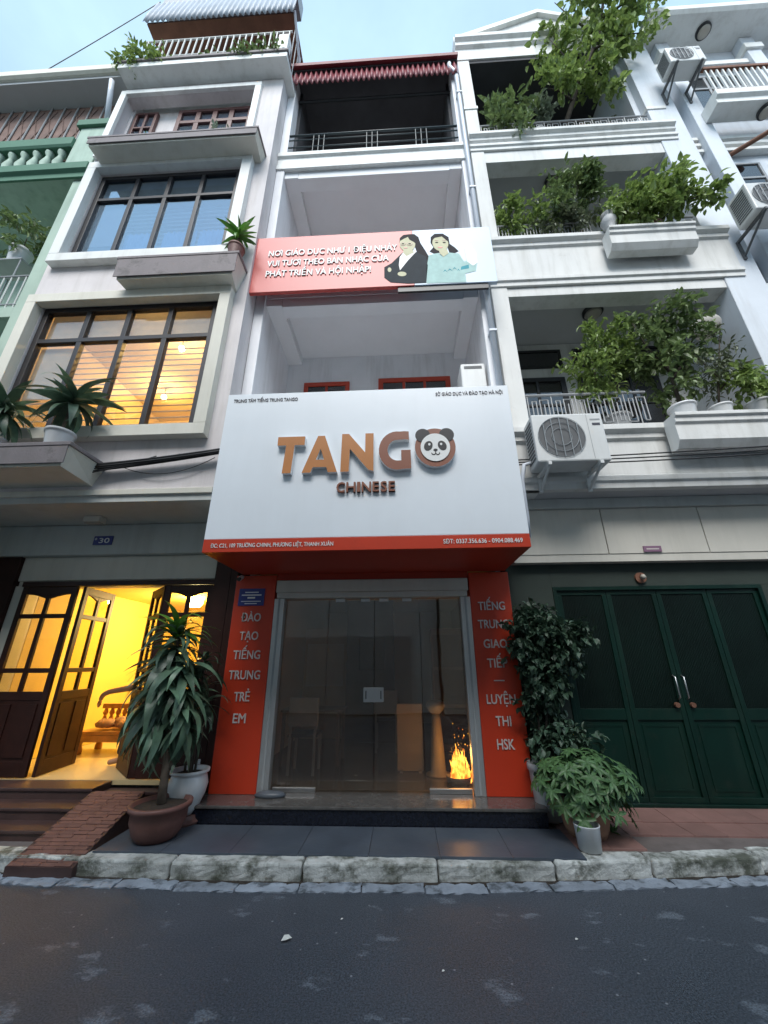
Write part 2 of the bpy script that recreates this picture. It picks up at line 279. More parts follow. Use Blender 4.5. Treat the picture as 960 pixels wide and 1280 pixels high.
# ------------------------------------------------------------------ mesh helpers
class MB:
    def __init__(s): s.v = []; s.f = []; s.mi = []
    def add(s, v, f, mi=0):
        o = len(s.v); s.v += [tuple(p) for p in v]; s.f += [tuple(i+o for i in q) for q in f]; s.mi += [mi]*len(f); return s
    def box(s, x0, x1, y0, y1, z0, z1, mi=0):
        if x0 > x1: x0, x1 = x1, x0
        if y0 > y1: y0, y1 = y1, y0
        if z0 > z1: z0, z1 = z1, z0
        return s.add([(x0,y0,z0),(x1,y0,z0),(x1,y1,z0),(x0,y1,z0),(x0,y0,z1),(x1,y0,z1),(x1,y1,z1),(x0,y1,z1)],
              [(0,3,2,1),(4,5,6,7),(0,1,5,4),(1,2,6,5),(2,3,7,6),(3,0,4,7)], mi)
    def prism(s, pts, y0, y1, mi=0, mi_side=None):
        # polygon of (x, z) facing -Y, extruded from y0 (front) to y1 (back)
        n = len(pts); a = sum(pts[i][0]*pts[(i+1) % n][1]-pts[(i+1) % n][0]*pts[i][1] for i in range(n))
        if a < 0: pts = pts[::-1]
        o = len(s.v); s.v += [(x, y0, z) for x, z in pts]+[(x, y1, z) for x, z in pts]
        s.f.append(tuple(range(o, o+n))); s.mi.append(mi)
        s.f.append(tuple(range(o+2*n-1, o+n-1, -1))); s.mi.append(mi)
        for i in range(n):
            j = (i+1) % n; s.f.append((o+i, o+n+i, o+n+j, o+j)); s.mi.append(mi if mi_side is None else mi_side)
        return s
    def profile_x(s, pts, x0, x1, mi=0):
        # polygon of (y, z) extruded along X
        n = len(pts); o = len(s.v); s.v += [(x0, y, z) for y, z in pts]+[(x1, y, z) for y, z in pts]
        s.f.append(tuple(range(o, o+n))); s.f.append(tuple(range(o+2*n-1, o+n-1, -1)))
        for i in range(n):
            j = (i+1) % n; s.f.append((o+i, o+n+i, o+n+j, o+j))
        s.mi += [mi]*(n+2); return s
    def tube(s, pts, rad, n=8, mi=0):
        pts = [Vector(p) for p in pts]; m = len(pts); rads = rad if isinstance(rad, (list, tuple)) else [rad]*m
        o = len(s.v); prev = None
        for i, p in enumerate(pts):
            d = (pts[min(i+1, m-1)]-pts[max(i-1, 0)]).normalized()
            a = (Vector((0, 0, 1)) if abs(d.z) < 0.9 else Vector((1, 0, 0))) if prev is None else prev
            x = (a-d*a.dot(d)).normalized(); y = d.cross(x); prev = x
            for k in range(n):
                t = 2*math.pi*k/n; s.v.append(tuple(p+(x*math.cos(t)+y*math.sin(t))*rads[i]))
        for i in range(m-1):
            for k in range(n):
                q = (k+1) % n; s.f.append((o+i*n+k, o+i*n+q, o+(i+1)*n+q, o+(i+1)*n+k)); s.mi.append(mi)
        s.f.append(tuple(range(o+n-1, o-1, -1))); s.f.append(tuple(range(o+(m-1)*n, o+m*n))); s.mi += [mi, mi]; return s
    def lathe(s, prof, c=(0, 0, 0), n=24, mi=0):
        o = len(s.v); m = len(prof)
        for r_, z in prof:
            for k in range(n):
                t = 2*math.pi*k/n; s.v.append((c[0]+r_*math.cos(t), c[1]+r_*math.sin(t), c[2]+z))
        for i in range(m-1):
            for k in range(n):
                q = (k+1) % n; s.f.append((o+i*n+k, o+i*n+q, o+(i+1)*n+q, o+(i+1)*n+k)); s.mi.append(mi)
        s.f.append(tuple(range(o+n-1, o-1, -1))); s.f.append(tuple(range(o+(m-1)*n, o+m*n))); s.mi += [mi, mi]; return s
    def mesh(s, name, mats, smooth=False):
        me = bpy.data.meshes.new(name); me.from_pydata(s.v, [], s.f)
        if not isinstance(mats, (list, tuple)): mats = [mats]
        for k in mats: me.materials.append(M[k])
        me.polygons.foreach_set('material_index', s.mi)
        if smooth: me.polygons.foreach_set('use_smooth', [True]*len(s.f))
        me.update(); return me
    def build(s, name, mats, parent=None, bevel=0, smooth=False, **tags):
        return link(name, s.mesh(name, mats, smooth), parent, bevel, **tags)

def link(name, me, parent=None, bevel=0, loc=None, rot=None, **tags):
    o = bpy.data.objects.new(name, me); COL.objects.link(o)
    if loc is not None: o.location = loc
    if rot is not None: o.rotation_euler = rot
    if parent is not None: setparent(o, parent)
    if bevel:
        b = o.modifiers.new('bevel', 'BEVEL'); b.width = bevel; b.segments = 2; b.limit_method = 'ANGLE'; b.angle_limit = R(40)
    tag(o, **tags); return o
def wm(o):
    b = o.matrix_basis.copy()
    return wm(o.parent) @ o.matrix_parent_inverse @ b if o.parent else b
def setparent(o, p):
    o.parent = p; o.matrix_parent_inverse = wm(p).inverted()
def tag(o, label=None, cat=None, group=None, kind=None):
    if label: o['label'] = label
    if cat: o['category'] = cat
    if group: o['group'] = group
    if kind: o['kind'] = kind
    return o
def thing(name, label, cat, loc, group=None):
    o = bpy.data.objects.new(name, None); COL.objects.link(o); o.location = loc; o.empty_display_size = 0.2
    return tag(o, label, cat, group)
def copy_tree(o, parent=None, delta=None):
    c = o.copy(); COL.objects.link(c)
    if parent is not None: c.parent = parent
    if delta: c.location = Vector(o.location)+Vector(delta)
    for ch in list(o.children): copy_tree(ch, c)
    return c
def light(name, loc, energy, col, parent, size=0.1):
    d = bpy.data.lights.new(name, 'POINT'); d.energy = energy; d.color = col; d.shadow_soft_size = size
    o = bpy.data.objects.new(name, d); COL.objects.link(o); o.location = loc; setparent(o, parent); return o
def B(*a): return MB().box(*a)

def text(name, s, x, z, y, h, width, matn, parent, align='L', bold=0.012, depth=0.006, label=None):
    # default font, thickened by overlaying slightly shifted copies of the glyph outlines
    def glyphs(body):
        cu = bpy.data.curves.new('t', 'FONT'); cu.body = body; cu.size = 1; cu.extrude = 0.001; cu.resolution_u = 3
        ob = bpy.data.objects.new('t', cu); COL.objects.link(ob)
        dg = bpy.context.evaluated_depsgraph_get(); dg.update()
        me = bpy.data.meshes.new_from_object(ob.evaluated_get(dg)); bpy.data.objects.remove(ob); bpy.data.curves.remove(cu)
        v_ = [v.co.copy() for v in me.vertices]; f_ = [tuple(p.vertices) for p in me.polygons]; bpy.data.meshes.remove(me); return v_, f_
    HORN = {'Ơ': 'O', 'Ư': 'U', 'Ờ': 'Ò', 'Ở': 'Ỏ'}
    plain = ''.join(HORN.get(c, c) for c in s)
    vs, fs = glyphs(plain)
    for q, c in enumerate(s):          # the little horn of Ơ and Ư is its own stroke at the letter's shoulder
        if c in HORN:
            xr = max(v.x for v in glyphs(plain[:q+1])[0]); yt = 0.70 if c != 'Ư' else 0.73
            dx = -0.10 if c != 'Ư' else -0.04
            hp = [(xr+dx, yt-0.06), (xr+dx+0.03, yt-0.13), (xr+0.06, yt-0.05), (xr+0.085, yt+0.06), (xr-0.005, yt+0.06), (xr-0.01, yt-0.02)]
            o_ = len(vs); n_ = len(hp)
            vs += [Vector((a, b, 0.001)) for a, b in hp]+[Vector((a, b, -0.001)) for a, b in hp]
            fs.append(tuple(range(o_, o_+n_))); fs += [(o_+a, o_+n_+a, o_+n_+(a+1) % n_, o_+(a+1) % n_) for a in range(n_)]
    xs = [v.x for v in vs]; x0, x1 = min(xs), max(xs)
    sx = width/(x1-x0); sz = h/0.73
    ox = {'L': x, 'C': x-width/2, 'R': x-width}[align]
    mb = MB()
    for k, (dx, dz) in enumerate(((0, 0), (1, 0.6), (-1, 0.6), (1, -0.6), (-1, -0.6), (0, 1))):
        e = 0.00025*k
        mb.add([(ox+(c.x-x0)*sx+dx*bold*sz, y-(depth+e if c.z > 0 else e*0.3), z+c.y*sz+dz*bold*sz) for c in vs], fs)
    return mb.build(name, matn, parent, label=label)

def leaf_faces(mb, p, d, up, l, wd, mi=0, fold=0.25, bend=0.3):
    # one leaf: a folded pointed blade of four quads/triangles
    d = d.normalized(); s = d.cross(up)
    if s.length < 1e-3: s = d.cross(Vector((1, 0.3, 0)))
    s.normalize(); n = s.cross(d)
    a = p+d*l*0.35-n*bend*l*0.05; b = p+d*l*0.72-n*bend*l*0.25; t = p+d*l-n*bend*l*0.6
    f = n*fold*wd
    v = [p, a+s*wd*0.5+f, a, a-s*wd*0.5+f, b+s*wd*0.38+f-n*bend*l*0.02, b, b-s*wd*0.38+f, t]
    mb.add(v, [(0, 2, 1), (0, 3, 2), (1, 2, 5, 4), (2, 3, 6, 5), (4, 5, 7), (5, 6, 7)], mi)
def rdir(r, zmin=-1):
    while True:
        v = Vector((r.uniform(-1, 1), r.uniform(-1, 1), r.uniform(zmin, 1)))
        if 0.05 < v.length < 1: return v.normalized()
def foliage(mb, blobs, n, l, wd, r, droop=0.3, mi=0, shell=0.55, cluster=4):
    # leaves on short twigs, gathered in ragged clumps through ellipsoid volumes; blobs: (centre, radii, weight)
    tot = sum(b[2] for b in blobs)
    for c, rad, wt in blobs:
        c = Vector(c); k = int(n*wt/tot/cluster); m = max(5, k//9); cl = []
        for i in range(m):
            u = rdir(r); q = (0.35+0.75*r.random())
            cl.append((Vector((u.x*rad[0], u.y*rad[1], u.z*rad[2]))*q, r.uniform(0.16, 0.40), u))
        for i in range(k):
            cc, cs, u = r.choice(cl)
            p = c+cc+Vector((r.gauss(0, cs*rad[0]*0.6), r.gauss(0, cs*rad[1]*0.6), r.gauss(0, cs*rad[2]*0.6)))
            tw = (u*0.8+rdir(r)); tw.z -= droop*0.5; tw.normalize()
            for q in range(cluster):
                pp = p+tw*l*0.42*q
                d = tw*0.6+rdir(r); d.z -= droop; L_ = l*r.uniform(0.5, 1.25)
                leaf_faces(mb, pp, d, Vector((0, 0, 1))+rdir(r)*0.5, L_, wd*r.uniform(0.7, 1.2)*L_/l, mi, r.uniform(0.1, 0.4), r.uniform(0.1, 0.7))

# ------------------------------------------------------------------ setting
def kY(x):
    c = max(-3.6, min(3.6, x)); return -1.07+0.028*c+0.014*c*c
B(-150, 150, -150, 150, -0.3, -0.05).build('ground', 'mortar', kind='structure')
B(-60, 60, -8.6, -0.7, -0.045, 0.0).build('road', 'asphalt', kind='structure')
pv = MB()
for i in range(60):
    xa, xb = -9+i*0.3, -9+(i+1)*0.3
    ya = max(kY(xa), kY(xb))+0.12
    pv.box(xa, xb, ya, 0.6, -0.04, 0.115)
pave = pv.build('pavement', 'mortar', kind='structure')

def rough_stone(sx, sy, sz, r, jit, nx=8, ny=3, nz=3):
    # box with gridded, worn faces, origin at bottom centre
    mb = MB(); idx = {}
    def vid(i, j, k):
        key = (i, j, k)
        if key not in idx:
            x = (i/nx-0.5)*sx; y = (j/ny-0.5)*sy; z = k/nz*sz
            e = (i in (0, nx))+(j in (0, ny))+(k == nz)
            q = jit*(1 if e < 2 else 1.8)
            x *= 1-0.012*(e > 1); 
            if k == nz and j in (0, ny): z -= jit*0.9
            mb.v.append((x+r.uniform(-q, q), y+r.uniform(-q, q), z+(r.uniform(-q, q) if k else 0))); idx[key] = len(mb.v)-1
        return idx[key]
    def q(*c): mb.f.append(tuple(vid(*a) for a in c)); mb.mi.append(0)
    for i in range(nx):
        for j in range(ny): q((i, j, nz), (i+1, j, nz), (i+1, j+1, nz), (i, j+1, nz))
        for k in range(nz):
            q((i, 0, k), (i+1, 0, k), (i+1, 0, k+1), (i, 0, k+1)); q((i+1, ny, k), (i, ny, k), (i, ny, k+1), (i+1, ny, k+1))
    for j in range(ny):
        for k in range(nz):
            q((0, j+1, k), (0, j, k), (0, j, k+1), (0, j+1, k+1)); q((nx, j, k), (nx, j+1, k), (nx, j+1, k+1), (nx, j, k+1))
    return mb
kb = thing('kerb', None, None, (0, -1, 0)); tag(kb, kind='structure')
x = -7.6; kr = random.Random(3)
while x < 8:
    L_ = kr.choice((0.95, 1.1, 0.8, 1.25)); xm = x+L_/2
    if not (-3.2 < xm < -2.2) or True:
        me = rough_stone(L_-0.005, 0.17, 0.124+kr.uniform(-0.010, 0.004), kr, 0.003, 18, 5, 5).mesh('kerb_stone', 'kerb')
        a = math.atan2(kY(xm+0.4)-kY(xm-0.4), 0.8)
        if not (-3.0 < xm < -2.45):
            link('kerb_stone', me, kb, 0.02, loc=(xm, kY(xm)+0.085, 0.0), rot=(0, 0, a))
    x += L_
gt = thing('gutter', None, None, (0, -1.2, 0)); tag(gt, kind='structure')
gm = [rough_stone(0.482, 0.125, 0.016, kr, 0.004, 10, 3, 1).mesh('gutter_slab', 'gutter') for i in range(5)]
for i in range(32):
    xm = -7.6+i*0.49
    a = math.atan2(kY(xm+0.3)-kY(xm-0.3), 0.6)
    link('gutter_slab', gm[i % 5], gt, loc=(xm, kY(xm)-0.09+kr.uniform(-0.012, 0.012), -0.004), rot=(0, 0, a+kr.uniform(-0.03, 0.03)))
# moss and dirt in the joint between kerb and gutter slabs
gbm = MB()
for i in range(36): gbm.box(-9+i*0.5, -8.5+i*0.5, kY(-8.75+i*0.5)-0.05, kY(-8.75+i*0.5)+0.1, -0.02, 0.005)
gbm.build('gutter_bed', 'soil', kind='structure')

# grey stone slabs before the shop
sl = MB().box(-0.2985, 0.2985, -0.30, 0.30, 0, 0.022).mesh('paving_slab', 'pave_grey')
for i in range(7):
    link('paving_slab', sl, pave, 0.002, loc=(-2.07+i*0.6, -0.655, 0.113+kr.uniform(-0.001, 0.001)))
# red square tiles before the green gate
tl = MB().box(-0.1485, 0.1485, -0.1485, 0.1485, 0, 0.02).mesh('paving_tile', 'tile_red')
for i in range(22):
    for j in range(5):
        xm = 1.98+0.3*i+ (0.15 if False else 0); ym = 0.30-0.3*j
        if ym-0.147 < kY(xm)+0.165: continue
        if i < 1 and j < 1: continue
        link('paving_tile', tl, pave, 0.002, loc=(xm, ym, 0.112+kr.uniform(-0.0015, 0.0015)+0.06*max(0, ym+0.3)), rot=(0.058 if ym > -0.3 else 0, 0, 0))
# left entrance: brown steps and a brick ramp up to the wooden doors
st = thing('entrance_steps', 'dark brown tiled entrance steps beside brick ramp at open doors', 'steps', (-4.4, -0.4, 0.1))
for a, (y0, y1, z1) in enumerate(((-0.24, 0.06, 0.40), (-0.50, -0.24, 0.30), (-0.74, -0.50, 0.20))):
    B(-8.5, -2.995, y0, y1, 0.1, z1-0.03).build('riser', 'step_brown', st)
    B(-8.5, -2.99, y0-0.015, y1+0.001*a, z1-0.029, z1).build('tread', 'step_brown', st, 0.006)
B(-2.988, -1.945, -0.08, 0.045, 0.1, 0.30).build('riser', 'step_brown', st)
B(-2.988, -1.945, -0.095, 0.038, 0.301, 0.335).build('tread', 'step_brown', st, 0.006)
rp = thing('brick_ramp', 'red brick wheel ramp sloping from road to open wooden doors', 'ramp', (-2.7, -0.7, 0.05))
ry0, rz0, ry1, rz1 = -1.11, 0.085, -0.26, 0.385
MB().profile_x([(ry0, 0.005), (ry1, 0.005), (ry1, rz1-0.008), (ry0, rz0-0.008)], -2.985, -2.40).build('ramp_bed', 'step_brown', rp)
ang = math.atan2(rz1-rz0, ry1-ry0); Lr = math.hypot(rz1-rz0, ry1-ry0); nrow = 22; pit = Lr/nrow
bk = MB().box(-0.067, 0.067, -pit/2+0.002, pit/2-0.002, -0.03, 0.0).mesh('brick', 'brick_ramp')
for i in range(nrow):
    t = (i+0.5)/nrow
    for j in range(4):
        xx = -2.895+0.137*j + (0.014 if i % 2 else -0.014)
        link('brick', bk, rp, 0.003, loc=(xx, ry0+(ry1-ry0)*t, rz0+(rz1-rz0)*t+kr.uniform(-0.002, 0.003)), rot=(ang, 0, kr.uniform(-0.01, 0.01)))
B(-2.88, -2.5, -1.03, -1.01, 0.10, 0.125).build('ramp_edge_strip', 'kerb', rp)

# ------------------------------------------------------------------ shared builders
def wall_with_openings(x0, x1, z0, z1, y0, y1, ops):
    # solid wall between (x0,z0)-(x1,z1) with rectangular openings stacked in z order
    mb = MB(); zc = z0
    for (a, b, c, d) in sorted(ops, key=lambda o: o[2]):
        mb.box(x0, x1, y0, y1, zc, c); mb.box(x0, a, y0, y1, c, d); mb.box(b, x1, y0, y1, c, d); zc = d
    mb.box(x0, x1, y0, y1, zc, z1); return mb
def frame_mb(x0, x1, z0, z1, y0, y1, t):
    mb = MB(); mb.box(x0, x1, y0, y1, z1-t, z1); mb.box(x0, x1, y0, y1, z0, z0+t)
    mb.box(x0, x0+t, y0, y1, z0+t, z1-t); mb.box(x1-t, x1, y0, y1, z0+t, z1-t); return mb
def grid_window(parent, x0, x1, z0, z1, y, cols, rows, fm, pm, t=0.06, thick=0.08, label=None, bar=0.05):
    # rows: list of z splits ; returns the window part with its panes as sub-parts
    fr = frame_mb(x0, x1, z0, z1, y, y+thick, t)
    wd = (x1-x0-2*t)/cols; zs = [z0+t]+list(rows)+[z1-t]
    for i in range(1, cols):
        xx = x0+t+wd*i; fr.box(xx-bar/2, xx+bar/2, y+0.006, y+thick-0.006, z0+t, z1-t)
    for zz in rows: fr.box(x0+t, x1-t, y+0.003, y+thick-0.003, zz-bar/2, zz+bar/2)
    w_ = fr.build('window', fm, parent, 0.004, label=label)
    for i in range(cols):
        for k in range(len(zs)-1):
            a = x0+t+wd*i+(bar/2 if i else 0); b = x0+t+wd*(i+1)-(bar/2 if i < cols-1 else 0)
            c = zs[k]+(bar/2 if k else 0); d = zs[k+1]-(bar/2 if k < len(zs)-2 else 0)
            B(a, b, y+thick*0.45, y+thick*0.45+0.006, c, d).build('pane', pm, w_)
    return w_
def corrugated(x0, x1, pts, amp, pitch, thick=0.004):
    # sheet swept along (y,z) polyline pts, waves across X
    mb = MB(); n = int((x1-x0)/pitch*8); m = len(pts)
    for i in range(n+1):
        xx = x0+(x1-x0)*i/n; s_ = amp*math.sin(2*math.pi*(xx-x0)/pitch)
        for k, (yy, zz) in enumerate(pts):
            a = pts[max(k-1, 0)]; b = pts[min(k+1, m-1)]; dy, dz = b[0]-a[0], b[1]-a[1]; l = math.hypot(dy, dz)
            mb.v.append((xx, yy-dz/l*s_, zz+dy/l*s_))
    for i in range(n):
        for k in range(m-1):
            mb.f.append((i*m+k, (i+1)*m+k, (i+1)*m+k+1, i*m+k+1)); mb.mi.append(0)
    return mb
def solid(o, t):
    md = o.modifiers.new('solid', 'SOLIDIFY'); md.thickness = t; return o

# ------------------------------------------------------------------ middle house (language-school shop)
C = thing('town_house', 'narrow white four-storey house with maroon corrugated roof between two wider houses', 'house', (0, 0.2, 0.1))
YF = -0.5
for (xa, xb) in ((-1.928, -1.77), (1.69, 1.85)):
    B(xa, xb, YF, 6, 2.95, 14.15).build('side_wall', 'wall_white', C, 0.01)
    B(xa, xb, 0.45, 6, 0.1, 2.948).build('side_wall', 'wall_white', C)
for z0, z1 in ((3.72, 4.05), (7.25, 7.65), (10.65, 11.15)):
    B(-1.768, 1.688, YF+0.04, 6, z0, z1).build('floor_slab', 'ceiling_white', C)
# mouldings on the third-floor slab edge
md = MB(); md.profile_x([(YF+0.04, 10.66), (YF-0.03, 10.66), (YF-0.03, 10.78), (YF-0.005, 10.80), (YF-0.005, 11.02), (YF-0.05, 11.05), (YF-0.05, 11.16), (YF+0.04, 11.16)], -1.93, 1.83)
md.build('slab_moulding', 'trim_white', C, 0.006)
# ceiling beams inside the two open balconies
for zc in (7.25, 10.65):
    B(-1.768, -1.50, YF+0.05, 0.9, zc-0.16, zc-0.002).build('ceiling_beam', 'ceiling_white', C, 0.006)
    B(1.45, 1.688, YF+0.05, 0.9, zc-0.16, zc-0.002).build('ceiling_beam', 'ceiling_white', C, 0.006)
    B(-1.498, 1.448, YF+0.05, -0.22, zc-0.19, zc-0.002).build('ceiling_beam', 'ceiling_white', C, 0.006)
for z0, z1 in ((4.052, 7.248), (7.652, 10.648)):
    B(-1.768, 1.688, 0.9, 1.05, z0, z1).build('back_wall', 'wall_white', C)
grid_window(C, -1.42, -0.55, 4.4, 6.62, 0.86, 2, [5.9], 'red_wood', 'pane_dark', 0.08, 0.05)
dw = grid_window(C, 0.0, 1.35, 4.1, 6.66, 0.86, 3, [5.9], 'red_wood', 'pane_dark', 0.09, 0.05)
grid_window(C, -0.9, 0.9, 7.8, 9.9, 0.86, 4, [9.3], 'red_wood', 'pane_dark', 0.07, 0.05)
# terrace under the roof
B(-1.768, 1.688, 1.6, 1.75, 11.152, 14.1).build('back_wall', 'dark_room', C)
B(-1.766, -1.70, YF+0.25, 1.58, 11.152, 14.1).build('dark_lining', 'dark_room', C)  # near-black sheets over the inner side walls of the terrace
B(1.62, 1.686, YF+0.25, 1.58, 11.152, 14.1).build('dark_lining', 'dark_room', C)
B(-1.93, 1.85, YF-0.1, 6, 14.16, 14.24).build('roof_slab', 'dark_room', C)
for zz in (13.6,):
    MB().tube([(-1.76, -0.3, zz), (1.68, -0.3, zz)], 0.03, 6).build('purlin', 'bar_black', C)
tb = grid_window(C, -1.3, 1.2, 11.2, 13.2, 1.5, 4, [12.7], 'window_frame', 'pane_dark', 0.07, 0.06)
o = corrugated(-1.93, 1.84, [(-0.62, 13.58), (-0.60, 13.84), (-0.56, 14.2)], 0.028, 0.115).build('corrugated_awning', 'roof_maroon', C, smooth=True); solid(o, 0.006)
MB().profile_x([(-0.68, 14.18), (-0.52, 14.25), (0.2, 14.55), (0.2, 14.60), (-0.54, 14.32), (-0.70, 14.25)], -1.94, 1.86).build('roof_flashing', 'roof_maroon', C, 0.006)
# terrace railing
rl = MB()
for zz, rad in ((11.86, 0.022), (11.70, 0.012), (11.45, 0.014), (11.25, 0.012)):
    rl.tube([(-1.77, YF+0.02, zz), (1.69, YF+0.02, zz)], rad, 8)
rl = rl.build('railing', 'iron_green', C, smooth=True)
for xc in (-1.15, -0.05, 0.95):
    for dx in (-0.11, 0, 0.11):
        MB().tube([(xc+dx, YF+0.02, 11.16), (xc+dx, YF+0.02, 11.86)], 0.011, 6).build('baluster', 'iron_green', rl)
# white downpipe with elbow at the right corner
dpz = [(1.66, -0.60, 14.02), (1.66, -0.60, 13.88), (1.79, -0.57, 13.70), (1.79, -0.57, 13.55), (1.79, -0.57, 3.2)]
dp = MB().tube(dpz, 0.045, 10).build('downpipe', 'pvc', C, smooth=True)
for zz in (12.8, 9.6, 6.2):
    B(1.735, 1.845, -0.625, -0.505, zz, zz+0.035).build('pipe_bracket', 'pvc', dp)
# ground-floor shop: walls, ceiling, polished floor
B(-1.768, -1.70, 0.45, 5.5, 0.29, 3.0).build('shop_wall', 'room_wall', C)
B(1.62, 1.688, 0.45, 5.5, 0.29, 3.0).build('shop_wall', 'room_wall', C)
B(-1.698, 1.618, 5.3, 5.48, 0.29, 3.0).build('shop_wall', 'room_wall', C)
B(-1.698, 1.618, 0.42, 5.298, 2.85, 3.0).build('shop_ceiling', 'room_wall', C)
B(-0.75, 0.18, 3.0, 3.2, 0.295, 2.84).build('dark_backdrop', 'dark_room', C)  # near-black panel added to darken the middle of the shop interior
B(-1.86, 1.76, -0.35, 5.5, 0.262, 0.290).build('door_step_top', 'granite_top', C, 0.006)
B(-1.84, 1.74, -0.335, 0.1, 0.10, 0.260).build('door_step_front', 'granite_black', C)
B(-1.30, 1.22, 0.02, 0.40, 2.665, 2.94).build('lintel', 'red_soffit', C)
B(-1.93, -1.84, 0.02, 0.45, 0.30, 2.94).build('corner_post', 'dark_wood', C)

# roller-shutter housing and guide rails round the glass door
sh = thing('roller_shutter', 'aluminium roller shutter box and side rails around the glass shop door', 'shutter', (-0.03, 0.05, 0.29))
sb = MB(); sb.box(-1.29, 1.21, 0.0, 0.30, 2.50, 2.66); sb.box(-1.27, 1.19, -0.012, 0.28, 2.425, 2.498); sb.build('shutter_housing', 'shutter_box', sh, 0.008)
for k in range(2):
    B(-1.268, 1.188, -0.016, -0.0125, 2.447+0.025*k, 2.452+0.025*k).build('shutter_lip', 'aluminium', sh)
for (a, b) in ((-1.30, -1.17), (1.10, 1.225)):
    g = B(a, b, 0.005, 0.13, 0.291, 2.423).build('guide_rail', 'aluminium', sh, 0.006)
    xm = (a+b)/2; B(xm-0.012, xm+0.012, -0.0, 0.004, 0.30, 2.42).build('rail_groove', 'ac_mesh', g)

gd = thing('glass_door', 'frameless double glass shop door with steel centre lock', 'door', (-0.02, 0.14, 0.29))
for (a, b) in ((-1.168, -0.60), (-0.594, -0.008), (0.0, 0.575), (0.581, 1.098)):
    B(a, b, 0.10, 0.112, 0.315, 2.42).build('pane', 'door_glass', gd)
lk = MB(); lk.box(-0.13, 0.112, 0.075, 0.137, 1.20, 1.36); lk = lk.build('lock_plate', 'steel', gd, 0.006)
for xx in (-0.105, 0.075): B(xx, xx+0.012, 0.070, 0.0745, 1.235, 1.325).build('lock_slot', 'bar_black', lk)
for (a, b) in ((-1.15, -0.66), (0.62, 1.09)): B(a, b, 0.085, 0.127, 0.292, 0.338).build('floor_rail', 'steel', gd, 0.004)
for xx in (-0.45, -0.12, 0.12, 0.42): B(xx-0.06, xx+0.06, 0.085, 0.127, 2.38, 2.423).build('patch_fitting', 'steel', gd, 0.004)

# ------------------------------------------------------------------ big shop sign
SX0, SX1, SZ0, SZ1, SY = -1.75, 1.69, 2.735, 4.77, -1.15
SG = thing('shop_sign', 'large white projecting sign box reading TANGO CHINESE with red bottom band', 'sign', (0, -0.6, SZ0))
B(SX0, SX1, SY, SY+0.04, SZ0+0.145, SZ1).build('face_panel', 'sign_white', SG, 0.004)
B(SX0, SX1, SY-0.003, SY+0.04, SZ0, SZ0+0.143).build('bottom_band', 'red_sign', SG, 0.004)
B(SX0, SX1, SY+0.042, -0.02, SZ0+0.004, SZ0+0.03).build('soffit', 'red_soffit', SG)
B(SX0, SX0+0.03, SY+0.042, -0.02, SZ0+0.032, SZ1).build('side_panel', 'sign_white', SG)
B(SX1-0.03, SX1, SY+0.042, -0.02, SZ0+0.032, SZ1).build('side_panel', 'sign_white', SG)
B(SX0+0.032, SX1-0.032, SY+0.042, -0.02, SZ1-0.03, SZ1).build('top_panel', 'sign_white', SG)
text('lettering', 'TRUNG TÂM TIẾNG TRUNG TANGO', -1.67, 4.645, SY-0.001, 0.05, 0.80, 'print_dark', SG, bold=0.005, depth=0.004)
text('lettering', 'SỞ GIÁO DỤC VÀ ĐÀO TẠO HÀ NỘI', 1.62, 4.645, SY-0.001, 0.05, 0.80, 'print_dark', SG, 'R', bold=0.005, depth=0.004)
text('lettering', 'ĐC: C21, 109 TRƯỜNG CHINH, PHƯƠNG LIỆT, THANH XUÂN', -1.66, SZ0+0.05, SY-0.004, 0.046, 1.31, 'print_white', SG, bold=0.007, depth=0.004)
text('lettering', 'SĐT: 0337.356.636 - 0904.088.469', 1.61, SZ0+0.05, SY-0.004, 0.05, 0.81, 'print_white', SG, 'R', bold=0.007, depth=0.004)
def zx(p): return [(-1.04+(a-65)*0.0025, 3.62+(265-b)*0.00302) for a, b in p]
LD = (SY-0.06, SY-0.002)
def letter(pts, m, name='letter'): return MB().prism(pts, LD[0], LD[1], 0, 1).build(name, [m, 'acrylic_white'], SG)
letter(zx([(65, 108), (192, 108), (192, 146), (146, 146), (138, 265), (98, 265), (106, 146), (65, 146)]), 'letter_orange')
am = MB()
am.prism(zx([(188, 265), (252, 108), (284, 108), (268, 165), (262, 178), (228, 265)]), LD[0], LD[1], 0, 1)
am.prism(zx([(284, 108), (347, 265), (306, 265), (268, 165)]), LD[0]-0.0008, LD[1], 0, 1)
am.prism(zx([(244, 212), (292, 212), (302, 243), (236, 243)]), LD[0]-0.0004, LD[1], 0, 1)
am.build('letter', ['letter_orange', 'acrylic_white'], SG)
letter(zx([(362, 265), (364, 103), (396, 103), (472, 186), (472, 103), (510, 103), (510, 265), (486, 258), (402, 168), (400, 265)]), 'letter_orange')
gp = []
for i in range(17):
    a = R(48+i*(272)/16*1.0); gp.append((612+math.cos(a)*77 if False else 615+77*math.cos(a), 180-81*math.sin(a)))
gp = [(672, 100), (650, 98)]+[(618+84*math.cos(R(a)), 180-82*math.sin(R(a))) for a in range(80, 286, 12)]+[(678, 258), (678, 180), (635, 180), (635, 224)]
gp += [(618+44*math.cos(R(a)), 180-44*math.sin(R(a))) for a in range(270, 78, -14)]+[(650, 134), (672, 137)]
letter(zx(gp), 'letter_brown')
def disc(cx, cz, rx, rz, y0, y1, n=32): return MB().prism([(cx+rx*math.cos(2*math.pi*i/n), cz+rz*math.sin(2*math.pi*i/n)) for i in range(n)], y0, y1, 0, 1)
pcx, pcz = -1.04+(789-65)*0.0025, 3.62+(265-172)*0.00302
po = disc(pcx, pcz, 0.228, 0.247, LD[0], LD[1], 40).build('letter', ['letter_brown', 'acrylic_white'], SG, label='round brown letter O with a panda face')
